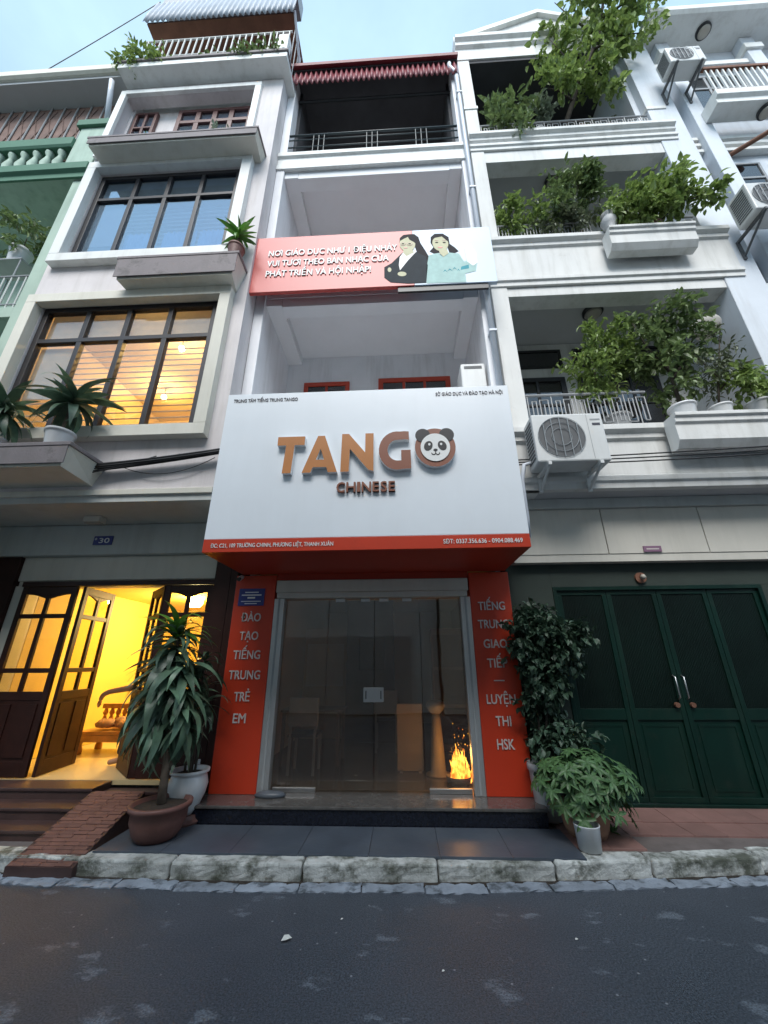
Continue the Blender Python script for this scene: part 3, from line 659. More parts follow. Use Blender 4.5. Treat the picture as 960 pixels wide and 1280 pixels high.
for s_ in (-1, 1):
    disc(pcx+s_*0.135, pcz+0.155, 0.085, 0.088, LD[0]-0.006, LD[0]-0.0005).build('ear', ['print_black', 'print_black'], po)
disc(pcx, pcz-0.005, 0.165, 0.178, LD[0]-0.010, LD[0]-0.0062, 36).build('face', ['print_white', 'print_white'], po)
for s_ in (-1, 1):
    e = MB().prism([(pcx+s_*0.078+0.048*math.cos(t)*1.0+s_*0.010*math.sin(t)*-1, pcz+0.012+0.062*math.sin(t)) for t in [2*math.pi*i/20 for i in range(20)]], LD[0]-0.013, LD[0]-0.0105)
    e.build('eye_patch', 'print_black', po)
    disc(pcx+s_*0.066, pcz+0.03, 0.014, 0.016, LD[0]-0.0155, LD[0]-0.0135, 12).build('eye', ['print_white', 'print_white'], po)
disc(pcx, pcz-0.042, 0.024, 0.016, LD[0]-0.0135, LD[0]-0.0105, 14).build('nose', ['print_black', 'print_black'], po)
mt_ = MB()
for s_ in (-1, 1):
    pts = [(pcx+s_*0.0225-s_*0.0225*math.cos(R(a)), LD[0]-0.012, pcz-0.078-0.022*math.sin(R(a))) for a in range(0, 181, 30)]
    mt_.tube(pts, 0.005, 6)
mt_.tube([(pcx, LD[0]-0.012, pcz-0.05), (pcx, LD[0]-0.012, pcz-0.08)], 0.0045, 6); mt_.build('mouth', 'print_black', po)
ch = 'CHINESE'; cw = [0.088, 0.098, 0.032, 0.098, 0.068, 0.068, 0.068]; xx = -0.335
for c_, wd in zip(ch, cw):
    text('letter', c_, xx, 3.385, SY-0.005, 0.125, wd, 'letter_brown', SG, bold=0.012, depth=0.03); xx += wd+0.0205

# red pillars with lettering
def pillar_sign(x0, x1, label, lines, xoff):
    p = thing('pillar_sign', label, 'sign', ((x0+x1)/2, 0.1, 0.29), 'red pillars beside the shop door')
    B(x0, x1, 0.0, 0.42, 0.291, 2.73).build('panel', 'red_sign', p, 0.006)
    for s_, z, wd in lines:
        xc = (x0+x1)/2+xoff
        text('lettering', s_, xc, z, -0.001, 0.105, wd, 'print_pillar', p, 'C', bold=0.011, depth=0.008)
    return p
pillar_sign(-1.838, -1.302, 'red pillar left of shop door lettered ĐÀO TẠO TIẾNG TRUNG TRẺ EM', [('ĐÀO', 2.14, 0.25), ('TẠO', 1.915, 0.235), ('TIẾNG', 1.69, 0.335), ('TRUNG', 1.46, 0.385), ('TRẺ', 1.22, 0.185), ('EM', 0.99, 0.15)], -0.01)
pillar_sign(1.227, 1.735, 'red pillar right of door lettered TIẾNG TRUNG GIAO TIẾP LUYỆN THI HSK', [('TIẾNG', 2.25, 0.33), ('TRUNG', 2.03, 0.37), ('GIAO', 1.80, 0.28), ('TIẾP', 1.58, 0.235), ('—', 1.40, 0.12), ('LUYỆN', 1.19, 0.33), ('THI', 0.965, 0.17), ('HSK', 0.735, 0.19)], 0.0)
pq = thing('plaque', 'small blue enamel plaque with white writing on red pillar', 'plaque', (-1.61, 0, 2.34))
B(-1.775, -1.435, -0.012, -0.001, 2.335, 2.555).build('plate', 'plaque_blue', pq, 0.003)
for z_, h_, wd in ((2.50, 0.020, 0.18), (2.463, 0.024, 0.26), (2.425, 0.034, 0.10), (2.385, 0.016, 0.26), (2.356, 0.016, 0.16)):
    B(-1.605-wd/2, -1.605+wd/2, -0.0145, -0.0125, z_, z_+h_*0.6).build('lettering', 'print_white', pq)
sc = thing('security_camera', 'tiny white and black security camera on top of red pillar', 'camera', (-1.755, -0.02, 2.70))
MB().tube([(-1.755, 0.0, 2.715), (-1.755, -0.05, 2.70)], 0.016, 8).build('bracket', 'ac_white', sc)
MB().tube([(-1.755, -0.045, 2.70), (-1.755, -0.11, 2.665)], 0.028, 12).build('camera_body', 'ac_white', sc)
MB().tube([(-1.755, -0.105, 2.668), (-1.755, -0.13, 2.655)], 0.026, 12).build('lens', 'bar_black', sc)

# ------------------------------------------------------------------ upper banner
BY, BX0, BX1, BZ0, BZ1 = -0.75, -1.94, 1.92, 7.04, 8.30
BN = thing('banner', 'red and pale blue banner with slogan and two women above the sign', 'banner', (0, BY, BZ0))
B(BX0, 0.655, BY, BY+0.06, BZ0, BZ1).build('red_panel', 'banner_red', BN, 0.004)
B(0.657, BX1, BY, BY+0.06, BZ0, BZ1).build('blue_panel', 'banner_blue', BN, 0.004)
B(0.40, 1.78, BY+0.02, BY+0.055, BZ0-0.10, BZ0-0.003).build('lower_rail', 'bar_black', BN)
for xx in (-1.7, -0.5, 0.9, 1.7): B(xx-0.02, xx+0.02, BY+0.062, YF-0.0, 7.3, 7.34).build('bracket', 'bar_grey', BN)
for i, (s_, x_, wd) in enumerate((('NƠI GIÁO DỤC NHƯ 1 ĐIỆU NHẢY', -1.70, 2.10), ('VUI TƯƠI THEO BẢN NHẠC CỦA', -1.70, 1.96), ('PHÁT TRIỂN VÀ HỘI NHẬP!', -1.70, 1.68))):
    text('lettering', s_, x_, 7.83-i*0.235, BY-0.002, 0.135, wd, 'print_white', BN, bold=0.012, depth=0.012)
def bz(pts): return [(0.1961+0.00165*a-0.00001*b, 8.47-0.00013*a-0.002295*b) for a, b in pts]
def bprint(name, pts, layer, m, par=None): return MB().prism(bz(pts), BY-0.0015*layer-0.001, BY-0.0015*layer+0.0003).build(name, m, par or BN)
def ell(cx, cy, rx, ry, n=18, a0=0, a1=360): return [(cx+rx*math.cos(R(a0+(a1-a0)*i/n)), cy+ry*math.sin(R(a0+(a1-a0)*i/n))) for i in range(n)]
bprint('printed_hair', [(150, 190), (155, 140), (190, 108), (240, 100), (300, 98), (340, 130), (355, 190), (400, 270), (440, 350), (440, 400), (400, 420), (330, 330), (300, 230)], 1, 'hair_print')
bprint('printed_suit', [(0, 440), (70, 400), (140, 330), (180, 290), (310, 285), (400, 330), (415, 420), (392, 585), (230, 595), (60, 585), (0, 540)], 2, 'suit_print')
bprint('printed_collar', [(150, 340), (190, 285), (310, 285), (230, 370), (150, 470), (140, 420)], 3, 'print_white')
bprint('printed_face', ell(228, 205, 78, 78), 3, 'skin_print')
bprint('printed_neck', [(190, 260), (270, 260), (290, 290), (215, 330), (185, 295)], 4, 'skin_print')
bprint('printed_fringe', [(160, 170), (180, 118), (240, 105), (300, 130), (310, 200), (285, 180), (250, 160), (235, 130), (195, 150)], 4, 'hair_print')
bprint('printed_hand', ell(168, 505, 42, 22), 3, 'skin_print'); bprint('printed_hand', ell(50, 465, 18, 22), 3, 'skin_print')
for cx in (185, 250): bprint('printed_glasses', ell(cx, 205, 30, 18), 5, 'letter_brown'); bprint('printed_lens', ell(cx, 205, 25, 13), 6, 'skin_print')
bprint('printed_mouth', ell(210, 247, 20, 5), 5, 'banner_red')
for cx in (185, 250): bprint('printed_eye', ell(cx, 206, 13, 5), 7, 'hair_print')
for cx in (515, 588): bprint('printed_eye', ell(cx, 190, 15, 5), 5, 'hair_print'); bprint('printed_brow', ell(cx, 170, 20, 3), 5, 'letter_brown')
bprint('printed_hair', [(455, 190), (460, 130), (500, 95), (580, 92), (635, 130), (640, 200), (690, 240), (720, 275), (680, 295), (630, 290), (615, 230), (540, 290), (480, 300), (440, 280), (480, 235)], 1, 'hair_print')
bprint('printed_shirt', [(405, 430), (430, 320), (520, 295), (560, 330), (620, 290), (720, 300), (760, 380), (840, 350), (880, 390), (860, 470), (760, 495), (760, 575), (395, 590), (400, 500)], 2, 'shirt_print')
bprint('printed_face', ell(550, 195, 78, 82), 3, 'skin_print')
bprint('printed_neck', [(530, 260), (610, 260), (620, 300), (570, 335), (535, 300)], 4, 'skin_print')
bprint('printed_fringe', [(465, 170), (480, 120), (540, 98), (610, 115), (640, 190), (610, 165), (570, 125), (500, 140)], 4, 'hair_print')
bprint('printed_arm', [(780, 240), (830, 225), (835, 195), (850, 195), (855, 240), (885, 290), (885, 390), (840, 420), (790, 380)], 3, 'print_white')
bprint('printed_sleeve_trim', [(730, 430), (800, 410), (800, 445), (720, 460)], 3, 'teal_print')
bprint('printed_mouth', ell(545, 240, 26, 6), 5, 'banner_red')
for a, b, c in ((575, 475, 22), (620, 465, 26), (665, 450, 20), (700, 465, 14)): bprint('printed_motif', [(a-c, b+10), (a, b-16), (a+c, b+10), (a, b-4)], 3, 'teal_print')

# ------------------------------------------------------------------ left house
LH = thing('town_house', 'lilac-grey house with big dark-framed windows left of the shop', 'house', (-3.7, 0.2, 0.1))
LX0, LX1, LY = -5.42, -1.932, -0.8
wall_with_openings(LX0, LX1, 3.58, 13.32, LY, LY+0.2, [(-5.17, -2.36, 4.48, 6.87), (-5.15, -2.45, 7.86, 10.25), (-5.32, -2.5, 10.9, 12.98)]).build('front_wall', 'wall_lilac', LH)
B(LX1-0.16, LX1, LY+0.202, 6, 3.58, 13.32).build('side_wall', 'wall_lilac', LH)
B(LX0, LX0+0.16, LY+0.202, 6, 3.58, 13.32).build('side_wall', 'wall_lilac', LH)
B(LX0+0.162, LX1-0.162, LY+0.202, 6, 3.58, 3.75).build('floor_slab', 'wall_lilac', LH)
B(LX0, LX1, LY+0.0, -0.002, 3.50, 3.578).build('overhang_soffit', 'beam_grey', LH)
B(LX0, LX1+0.002, LY-0.03, LY+0.03, 3.585, 3.66).build('soffit_edge', 'trim_cream', LH, 0.006)
# window surrounds, proud of the wall
def surround(x0, x1, z0, z1, t, ypro, m, sill=0):
    mb = frame_mb(x0, x1, z0, z1, LY-ypro, LY-0.001, t); return mb.build('window_surround', m, LH, 0.006)
surround(-5.34, -2.12, 4.37, 7.00, 0.165, 0.13, 'trim_cream')
surround(-5.33, -2.21, 7.75, 10.42, 0.175, 0.13, 'trim_white')
surround(-5.415, -2.36, 10.75, 13.10, 0.13, 0.07, 'trim_white')
# first-floor window, lit from inside
W2 = grid_window(LH, -5.165, -2.365, 4.485, 6.865, LY+0.03, 4, [6.20], 'window_frame', 'pane_warm', 0.085, 0.09, bar=0.075)
for k in range(15):
    z_ = 4.64+k*0.103 if k < 15 else 0
    MB().tube([(-5.1, LY+0.175, z_), (-2.43, LY+0.175, z_)], 0.010, 6).build('grille_bar', 'bar_white', W2)
for k in range(4):
    MB().tube([(-5.1, LY+0.175, 6.30+k*0.13), (-2.43, LY+0.175, 6.30+k*0.13)], 0.010, 6).build('grille_bar', 'bar_white', W2)
B(-5.08, -2.45, LY+0.135, LY+0.145, 6.27, 6.80).build('blind', 'curtain_white', W2)
B(-5.08, -4.52, LY+0.135, LY+0.145, 5.2, 6.14).build('blind', 'curtain_white', W2)
# second-floor window, sky-reflecting
W3 = grid_window(LH, -5.145, -2.455, 7.865, 10.245, LY+0.03, 4, [9.57], 'window_frame', 'pane_sky', 0.085, 0.09, bar=0.07)
for k in range(14):
    MB().tube([(-5.06, LY+0.19, 8.02+k*0.108), (-2.54, LY+0.19, 8.02+k*0.108)], 0.010, 6).build('grille_bar', 'bar_white', W3)
B(-5.06, -2.54, LY+0.135, LY+0.145, 9.62, 10.2).build('blind', 'curtain_white', W3)
B(-5.06, -4.50, LY+0.135, LY+0.145, 8.45, 9.55).build('blind', 'curtain_white', W3)
for (a, b) in ((-4.40, -3.78), (-3.70, -3.10), (-3.05, -2.55)):
    cv = MB(); n_ = 30
    for i in range(n_+1):
        xx = a+(b-a)*i/n_; yy = LY+0.155+0.018*math.sin(i*1.25)
        cv.v += [(xx, yy, 7.88), (xx, yy, 8.75)]
    for i in range(n_): cv.f.append((2*i, 2*i+2, 2*i+3, 2*i+1)); cv.mi.append(0)
    cv.build('curtain', 'curtain_blue', W3, smooth=True)
# inside the rooms
B(LX0+0.17, LX1-0.17, 2.4, 2.5, 3.752, 13.2).build('room_back_wall', 'warm_room', LH)
B(LX0+0.17, LX1-0.17, LY+0.21, 2.398, 6.95, 7.10).build('room_ceiling', 'warm_room', LH)
B(LX0+0.17, LX1-0.17, LY+0.21, 2.398, 7.55, 7.70).build('room_floor', 'room_wall', LH)
B(LX0+0.17, LX1-0.17, LY+0.21, 2.398, 10.4, 10.55).build('room_ceiling', 'room_wall', LH)
B(LX0+0.162, LX0+0.17, LY+0.21, 2.4, 3.76, 6.94).build('room_side_wall', 'warm_room', LH)
B(LX1-0.17, LX1-0.162, LY+0.21, 2.4, 3.76, 6.94).build('room_side_wall', 'warm_room', LH)
B(-4.9, -4.3, 1.9, 2.395, 3.76, 5.9).build('wardrobe', 'orange_wood', LH)
B(-3.2, -2.2, 2.0, 2.395, 5.9, 6.94).build('room_bulkhead', 'warm_room', LH)
def lampx(name, label, p, e, col, rad=0.05):
    t = thing(name, label, 'lamp', p)
    MB().tube([(p[0], p[1], 6.95), (p[0], p[1], p[2]+rad)], 0.012, 6).build('stem', 'bar_grey', t)
    MB().lathe([(0.004, -rad), (rad*0.7, -rad*0.7), (rad, 0), (rad*0.7, rad*0.7), (0.015, rad)], p, 14).build('bulb', 'bulb_warm', t, smooth=True)
    light('bulb_light', (p[0], p[1]-0.0, p[2]-rad-0.04), e, col, t, 0.05)
lampx('pendant_lamp', 'warm glowing bulb near the top of the lit first-floor window', (-3.36, 0.0, 6.72), 20, (1, 0.66, 0.24))
lampx('pendant_lamp', 'lower warm glowing bulb deeper inside the lit first-floor room', (-4.42, 1.25, 6.72), 24, (1, 0.62, 0.2))
# second-storey maroon windows in the recess
B(-5.318, -2.502, -0.52, -0.40, 10.902, 12.978).build('recess_wall', 'wall_lilac', LH)
grid_window(LH, -5.22, -4.72, 11.0, 12.85, -0.60, 2, [11.5, 11.9, 12.3], 'maroon_wood', 'pane_sky', 0.06, 0.07, bar=0.05)
grid_window(LH, -4.25, -2.62, 11.0, 12.85, -0.60, 4, [11.5, 11.95, 12.4], 'maroon_wood', 'pane_sky', 0.085, 0.07, bar=0.10)
# planter ledges
def ledge(x0, x1, yf, z0, z1, taper=0.10, lip=0.05):
    mb = MB()
    v = [(x0+taper, LY-0.001, z0), (x1-taper, LY-0.001, z0), (x1-taper*0.5, yf+0.02, z0), (x0+taper*0.5, yf+0.02, z0)]
    v2 = [(x0, LY-0.001, z1-lip), (x1, LY-0.001, z1-lip), (x1, yf, z1-lip), (x0, yf, z1-lip)]
    mb.add(v+v2, [(3, 2, 1, 0), (4, 5, 6, 7), (0, 1, 5, 4), (1, 2, 6, 5), (2, 3, 7, 6), (3, 0, 4, 7)], 0)
    l = mb.build('planter_ledge', ['trim_cream'], LH)
    B(x0-0.02, x1+0.02, yf-0.02, LY-0.001, z1-lip+0.001, z1).build('ledge_cap', 'ledge_purple', l, 0.006)
    B(x0+0.004, x1-0.004, yf-0.012, yf-0.001, z0+0.03, z1-lip-0.001).build('ledge_front', 'ledge_purple', l)
    return l
ledge(-3.86, -2.00, -1.12, 7.0, 7.45)
ledge(-5.14, -2.03, -1.22, 10.33, 10.56, 0.06)
ledge(-5.9, -3.40, -1.36, 3.72, 4.02)
# roof ledge, parapet railing and corrugated canopy
tlg = MB(); tlg.box(-5.40, -1.78, -1.13, 0.4, 13.33, 13.50); tlg = tlg.build('roof_ledge', 'trim_white', LH, 0.008)
B(-5.42, -1.76, -1.16, -0.9, 13.502, 13.58).build('ledge_cap', 'ledge_purple', tlg, 0.006)
trl = MB(); trl.tube([(-5.2, -1.02, 14.0), (-1.80, -1.02, 14.0)], 0.02, 8); trl.tube([(-5.2, -1.02, 13.70), (-1.80, -1.02, 13.70)], 0.014, 8); trl.tube([(-5.2, -1.02, 14.72), (-1.80, -1.02, 14.72)], 0.02, 8)
trl = trl.build('railing', 'bar_white', LH)
for i in range(24):
    xx = -5.08+i*0.14; MB().tube([(xx, -1.02, 13.58), (xx, -1.02, 14.72)], 0.017, 6).build('baluster', 'bar_white', trl)
B(-2.02, -1.80, -1.14, -0.96, 13.585, 14.25).build('corner_pier', 'trim_white', LH, 0.006)
for i in range(10):
    yy = -0.9+i*0.16; MB().tube([(-1.81, yy, 13.5), (-1.81, yy, 15.3)], 0.012, 6).build('side_bar', 'bar_grey', LH)
MB().tube([(-1.79, -1.1, 15.45), (-1.79, 0.9, 13.5)], 0.03, 6).build('canopy_brace', 'pvc', LH)
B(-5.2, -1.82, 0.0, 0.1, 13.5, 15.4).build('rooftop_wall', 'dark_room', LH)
B(-5.25, -1.80, -1.08, 1.0, 15.42, 15.50).build('canopy_ceiling', 'rust_brown', LH)
o = corrugated(-5.3, -1.77, [(-1.14, 15.36), (-1.12, 15.8), (-1.02, 16.7)], 0.025, 0.125).build('corrugated_canopy', 'roof_grey', LH, smooth=True); solid(o, 0.006)
B(-5.2, -1.85, -1.0, -0.6, 16.6, 17.3).build('canopy_ridge', 'bar_grey', LH)
# ground floor of the left house
B(LX0-1.5, LX1-0.0, 0.0, 0.3, 3.06, 3.498).build('lintel_beam', 'beam_grey', LH, 0.01)
B(-5.0, -2.13, 0.10, 0.40, 2.72, 3.058).build('shutter_housing', 'panel_beige', LH, 0.01)
B(-4.98, -2.15, 0.115, 0.38, 2.655, 2.718).build('shutter_slot', 'shutter_box', LH, 0.006)
B(-5.0, -4.86, 0.10, 0.35, 0.40, 2.653).build('door_jamb', 'shutter_box', LH, 0.006)
B(-2.16, -1.945, 0.04, 0.35, 0.30, 3.055).build('door_jamb', 'dark_wood', LH)
B(-6.9, -5.002, 0.05, 0.25, 0.36, 3.055).build('closed_panel', 'dark_wood', LH)
# lit ground-floor hall
B(-4.86, -2.14, 0.05, 4.2, 0.36, 0.405).build('hall_floor', 'yellow_floor', LH)
B(-5.0, -4.862, 0.36, 4.2, 0.41, 2.9).build('hall_wall', 'yellow_wall', LH)
B(-2.138, -2.0, 0.36, 4.2, 0.41, 2.9).build('hall_wall', 'yellow_wall', LH)
B(-4.86, -2.14, 4.0, 4.2, 0.41, 2.9).build('hall_wall', 'yellow_wall', LH)
B(-4.86, -2.14, 0.42, 3.998, 2.78, 2.9).build('hall_ceiling', 'yellow_wall', LH)
cl = thing('ceiling_lamp', 'warm ceiling lamp inside the yellow hall behind the open doors', 'lamp', (-3.5, 2.1, 2.7))
MB().lathe([(0.02, -0.09), (0.10, -0.08), (0.14, -0.03), (0.15, 0.07)], (-3.5, 2.1, 2.70), 20).build('shade', 'bulb_warm', cl, smooth=True)
light('lamp_light', (-3.5, 2.1, 2.45), 44, (1, 0.78, 0.32), cl, 0.12)
# panelled folding doors
def door_leaf(par, wd, hinge, z0, ang, flip=1):
    # leaf built along +X*flip from its hinge, then turned about Z
    H = 2.22; d = MB()
    def bx(a, b, c, e, y0=-0.02, y1=0.02): 
        if flip < 0: a, b = -b, -a
        d.box(a, b, y0, y1, c, e)
    s_ = 0.075; mid = 0.86
    bx(0, s_, 0, H); bx(wd-s_, wd, 0, H)
    bx(s_, wd-s_, H-0.10, H, -0.019, 0.019); bx(s_, wd-s_, mid-0.05, mid+0.05, -0.019, 0.019); bx(s_, wd-s_, 0, 0.16, -0.019, 0.019)
    bx(wd/2-0.026, wd/2+0.026, mid+0.05, H-0.10, -0.018, 0.018)
    for zz in (1.155, 1.83): bx(s_, wd-s_, zz-0.028, zz+0.028, -0.017, 0.017)
    # arched heads over the top panes
    for (a, b) in ((s_, wd/2-0.026), (wd/2+0.026, wd-s_)):
        n_ = 8; pts = [(a, H-0.10)]
        for i in range(n_+1):
            t = i/n_; pts.append((a+(b-a)*t, H-0.10-0.06*(1-math.sin(math.pi*(0.5+0.5*t if a < wd/4 else 0.5*t+0.0)))*1.0))
        pts.append((b, H-0.10))
        if flip < 0: pts = [(-p, q) for p, q in pts]
        d.prism(pts, -0.016, 0.016)
    lf = d.mesh('door_leaf', 'dark_wood')
    o = link('door_leaf', lf, None, 0.004, loc=(hinge[0], hinge[1], z0), rot=(0, 0, R(ang))); setparent(o, par)
    def sub(nm, me):
        c = bpy.data.objects.new(nm, me); COL.objects.link(c); c.parent = o; return c
    def bb(a, b, y0, y1, c, e):
        if flip < 0: a, b = -b, -a
        return B(a, b, y0, y1, c, e)
    for (a, b) in ((s_, wd/2-0.026), (wd/2+0.026, wd-s_)):
        for c, e in ((mid+0.05, 1.127), (1.183, 1.802), (1.858, H-0.10)):
            sub('pane', bb(a, b, -0.004, 0.004, c, e).mesh('pane', 'pane_amber'))
        sub('raised_panel', bb(a+0.02, b-0.02 if a < wd/4 else b-0.02, -0.024, 0.024, 0.20, mid-0.09).mesh('raised_panel', 'dark_wood'))
    sub('lower_panel', bb(s_, wd-s_, -0.012, 0.012, 0.16, mid-0.05).mesh('lower_panel', 'dark_wood'))
    return o
DR = thing('wooden_door', 'dark brown panelled folding door standing open at the lit hall', 'door', (-3.5, 0.1, 0.41))
B(-4.858, -2.162, 0.05, 0.13, 2.635, 2.70).build('door_head', 'dark_wood', DR)
door_leaf(DR, 0.78, (-4.85, 0.09), 0.412, 0)
door_leaf(DR, 0.68, (-3.99, 0.10), 0.412, 96)
door_leaf(DR, 0.66, (-2.17, 0.09), 0.412, 0, -1)
door_leaf(DR, 0.66, (-2.84, 0.10), 0.412, -45, -1)
hs = thing('house_number', 'small dark blue enamel house number plate reading 30', 'sign', (-3.83, 0, 3.2))
B(-3.965, -3.69, -0.014, -0.002, 3.195, 3.325).build('plate', 'plaque_blue', hs, 0.003)
text('numerals', '30', -3.805, 3.222, -0.0145, 0.075, 0.15, 'print_white', hs, 'C', bold=0.01, depth=0.003)
text('numerals', '*', -3.93, 3.24, -0.0145, 0.06, 0.03, 'print_white', hs, 'C', bold=0.01, depth=0.003)
lf = thing('light_fitting', 'small rectangular beige light fitting under the left overhang', 'light', (-3.78, -0.3, 3.42))
lb = B(-3.90, -3.66, -0.36, -0.24, 3.42, 3.498).build('housing', 'panel_beige', lf, 0.01); B(-3.885, -3.675, -0.345, -0.255, 3.408, 3.419).build('diffuser', 'lamp_glass', lb, 0.004)

# ------------------------------------------------------------------ right house
RH = thing('town_house', 'white house with planted balconies and dark green garage gate right of shop', 'house', (4.1, 0.2, 0.1))
RY = -0.3
B(1.955, 2.22, RY, 6, 3.74, 16.0).build('side_pier', 'wall_right', RH, 0.01)
B(5.72, 6.32, RY, 6, 3.74, 15.4).build('side_pier', 'wall_blue', RH, 0.01)
for z_ in (12.95, 9.9):
    pass
B(1.94, 2.24, RY-0.02, RY+0.2, 12.85, 12.95).build('pier_band', 'trim_white', RH, 0.006)
B(5.70, 6.10, RY-0.02, RY+0.2, 12.40, 12.50).build('pier_band', 'trim_white', RH, 0.006)
def moulded_slab(z0, z1, x0=1.945, x1=6.05, yb=RY-0.022):
    h = z1-z0
    p = [(yb+0.1, z0), (yb, z0), (yb, z0+0.08), (yb-0.03, z0+0.10), (yb-0.03, z0+0.17), (yb+0.01, z0+0.19), (yb+0.01, z1-0.22), (yb-0.03, z1-0.19), (yb-0.03, z1-0.12), (yb-0.09, z1-0.08), (yb-0.09, z1), (yb+0.1, z1)]
    MB().profile_x(p, x0, x1).build('slab_moulding', 'wall_right', RH, 0.005)
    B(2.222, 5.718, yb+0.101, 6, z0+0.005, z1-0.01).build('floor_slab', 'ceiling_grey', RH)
moulded_slab(3.74, 4.66); moulded_slab(7.46, 8.56); moulded_slab(11.30, 11.78)
# lintel steps under the slabs
B(2.222, 5.718, RY+0.02, RY+0.3, 7.26, 7.455).build('lintel', 'wall_right', RH, 0.006)
B(2.222, 5.718, RY+0.02, RY+0.3, 10.95, 11.295).build('lintel', 'wall_right', RH, 0.006)
# balcony ceilings and back walls with dark doors
for z0, z1 in ((4.66, 7.46), (8.56, 11.3), (11.78, 15.0)):
    B(2.222, 5.718, 1.0, 1.15, z0, z1-0.005).build('back_wall', 'wall_right' if z1 < 14 else 'dark_room', RH)
d1 = grid_window(RH, 2.45, 3.50, 4.7, 6.62, 0.95, 2, [5.4, 6.0], 'bar_black', 'pane_dark', 0.09, 0.048)
grid_window(RH, 2.45, 3.52, 6.86, 7.28, 0.95, 1, [], 'bar_black', 'pane_dark', 0.04, 0.048)
grid_window(RH, 3.75, 5.5, 6.86, 7.28, 0.95, 2, [], 'bar_black', 'pane_dark', 0.04, 0.048)
grid_window(RH, 3.75, 5.2, 4.7, 6.62, 0.95, 3, [5.4, 6.0], 'bar_black', 'pane_dark', 0.09, 0.048)
grid_window(RH, 2.6, 4.9, 8.6, 10.6, 0.95, 4, [10.1], 'bar_black', 'pane_dark', 0.09, 0.048)
for k in range(5):
    B(2.4+k*0.7, 2.44+k*0.7, 0.95, 0.99, 11.8, 14.9).build('dark_post', 'bar_black', RH)
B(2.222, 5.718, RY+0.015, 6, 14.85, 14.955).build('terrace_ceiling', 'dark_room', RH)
B(5.60, 5.716, RY+0.15, 1.0, 11.79, 14.84).build('terrace_side', 'wall_blue', RH)
# entablature and pediment
MB().profile_x([(RY+0.1, 14.96), (RY-0.02, 14.96), (RY-0.02, 15.42), (RY-0.09, 15.47), (RY-0.09, 15.60), (RY-0.16, 15.66), (RY-0.16, 15.80), (RY+0.1, 15.80)], 1.93, 6.08).build('entablature', 'wall_right', RH, 0.005)
MB().prism([(2.05, 15.802), (6.0, 15.802), (4.05, 16.72)], RY-0.05, RY+0.2).build('pediment', 'wall_right', RH)
for s_ in (-1, 1):
    pm = MB(); a = (2.0 if s_ < 0 else 6.05); 
    pm.prism([(a, 15.803), (a-s_*-0.0+(-s_)*0.35, 15.803), (4.05, 16.70), (4.05, 16.86)], RY-0.14, RY-0.052); pm.build('raking_cornice', 'trim_white', RH)
B(3.75, 4.35, RY-0.02, RY+0.18, 16.86, 17.0).build('pediment_block', 'trim_white', RH)
B(1.93, 2.2, RY-0.02, RY+0.3, 15.81, 16.1).build('corner_block', 'trim_white', RH)
# planter boxes thrusting out of the balustrade
def planter(x0, x1, z0, z1, yf):
    y0 = RY-0.095
    mb = MB(); mb.profile_x([(y0, z0), (yf+0.10, z0), (yf+0.03, z0+0.10), (yf+0.03, z1-0.16), (yf, z1-0.13), (yf, z1-0.07), (yf-0.03, z1-0.05), (yf-0.03, z1), (y0, z1)], x0, x1)
    return mb.build('planter_box', 'wall_right', RH, 0.006)
planter(3.95, 5.75, 4.18, 4.66, -0.62); planter(3.90, 5.28, 7.89, 8.34, -0.62)
# low iron railings with key pattern
def key_railing(x0, x1, z0, h, y):
    r_ = MB(); r_.tube([(x0, y, z0+h), (x1, y, z0+h)], 0.02, 8); r_.tube([(x0, y, z0+0.05), (x1, y, z0+0.05)], 0.012, 6)
    r_ = r_.build('railing', 'bar_grey', RH); n_ = int((x1-x0)/0.16)
    for i in range(n_):
        xx = x0+(i+0.5)*(x1-x0)/n_; q = MB()
        zb, zt = z0+0.05, z0+h
        if i % 2: pts = [(xx-0.06, zb), (xx-0.06, zt-0.08), (xx+0.06, zt-0.08), (xx+0.06, zb+0.10), (xx, zb+0.10), (xx, zt-0.16)]
        else: pts = [(xx-0.06, zt), (xx-0.06, zb+0.08), (xx+0.06, zb+0.08), (xx+0.06, zt-0.10), (xx, zt-0.10), (xx, zb+0.16)]
        for a, b in zip(pts, pts[1:]): q.tube([(a[0], y, a[1]), (b[0], y, b[1])], 0.010, 5)
        q.build('baluster', 'bar_grey', r_)
key_railing(2.23, 3.94, 4.66, 0.62, RY+0.04); key_railing(2.23, 3.90, 8.56, 0.48, RY+0.04); key_railing(2.23, 5.70, 11.78, 0.50, RY+0.04)
key_railing(5.29, 5.70, 8.56, 0.48, RY+0.04)
# round ceiling lamps
def dome_lamp(p, label, rad=0.17):
    t = thing('ceiling_lamp', label, 'lamp', p)
    MB().lathe([(rad, 0), (rad, -0.05), (rad*0.85, -0.07)], p, 24).build('rim', 'bar_black', t, smooth=False)
    MB().lathe([(rad*0.84, -0.065), (rad*0.7, -0.10), (rad*0.35, -0.125), (0.01, -0.13)], p, 24).build('glass_dome', 'lamp_glass', t, smooth=True)
dome_lamp((3.86, 0.25, 7.46), 'round dark-rimmed ceiling lamp over the lowest planted balcony')
dome_lamp((3.80, 0.30, 11.30), 'round ceiling lamp half hidden by plants on middle right balcony')
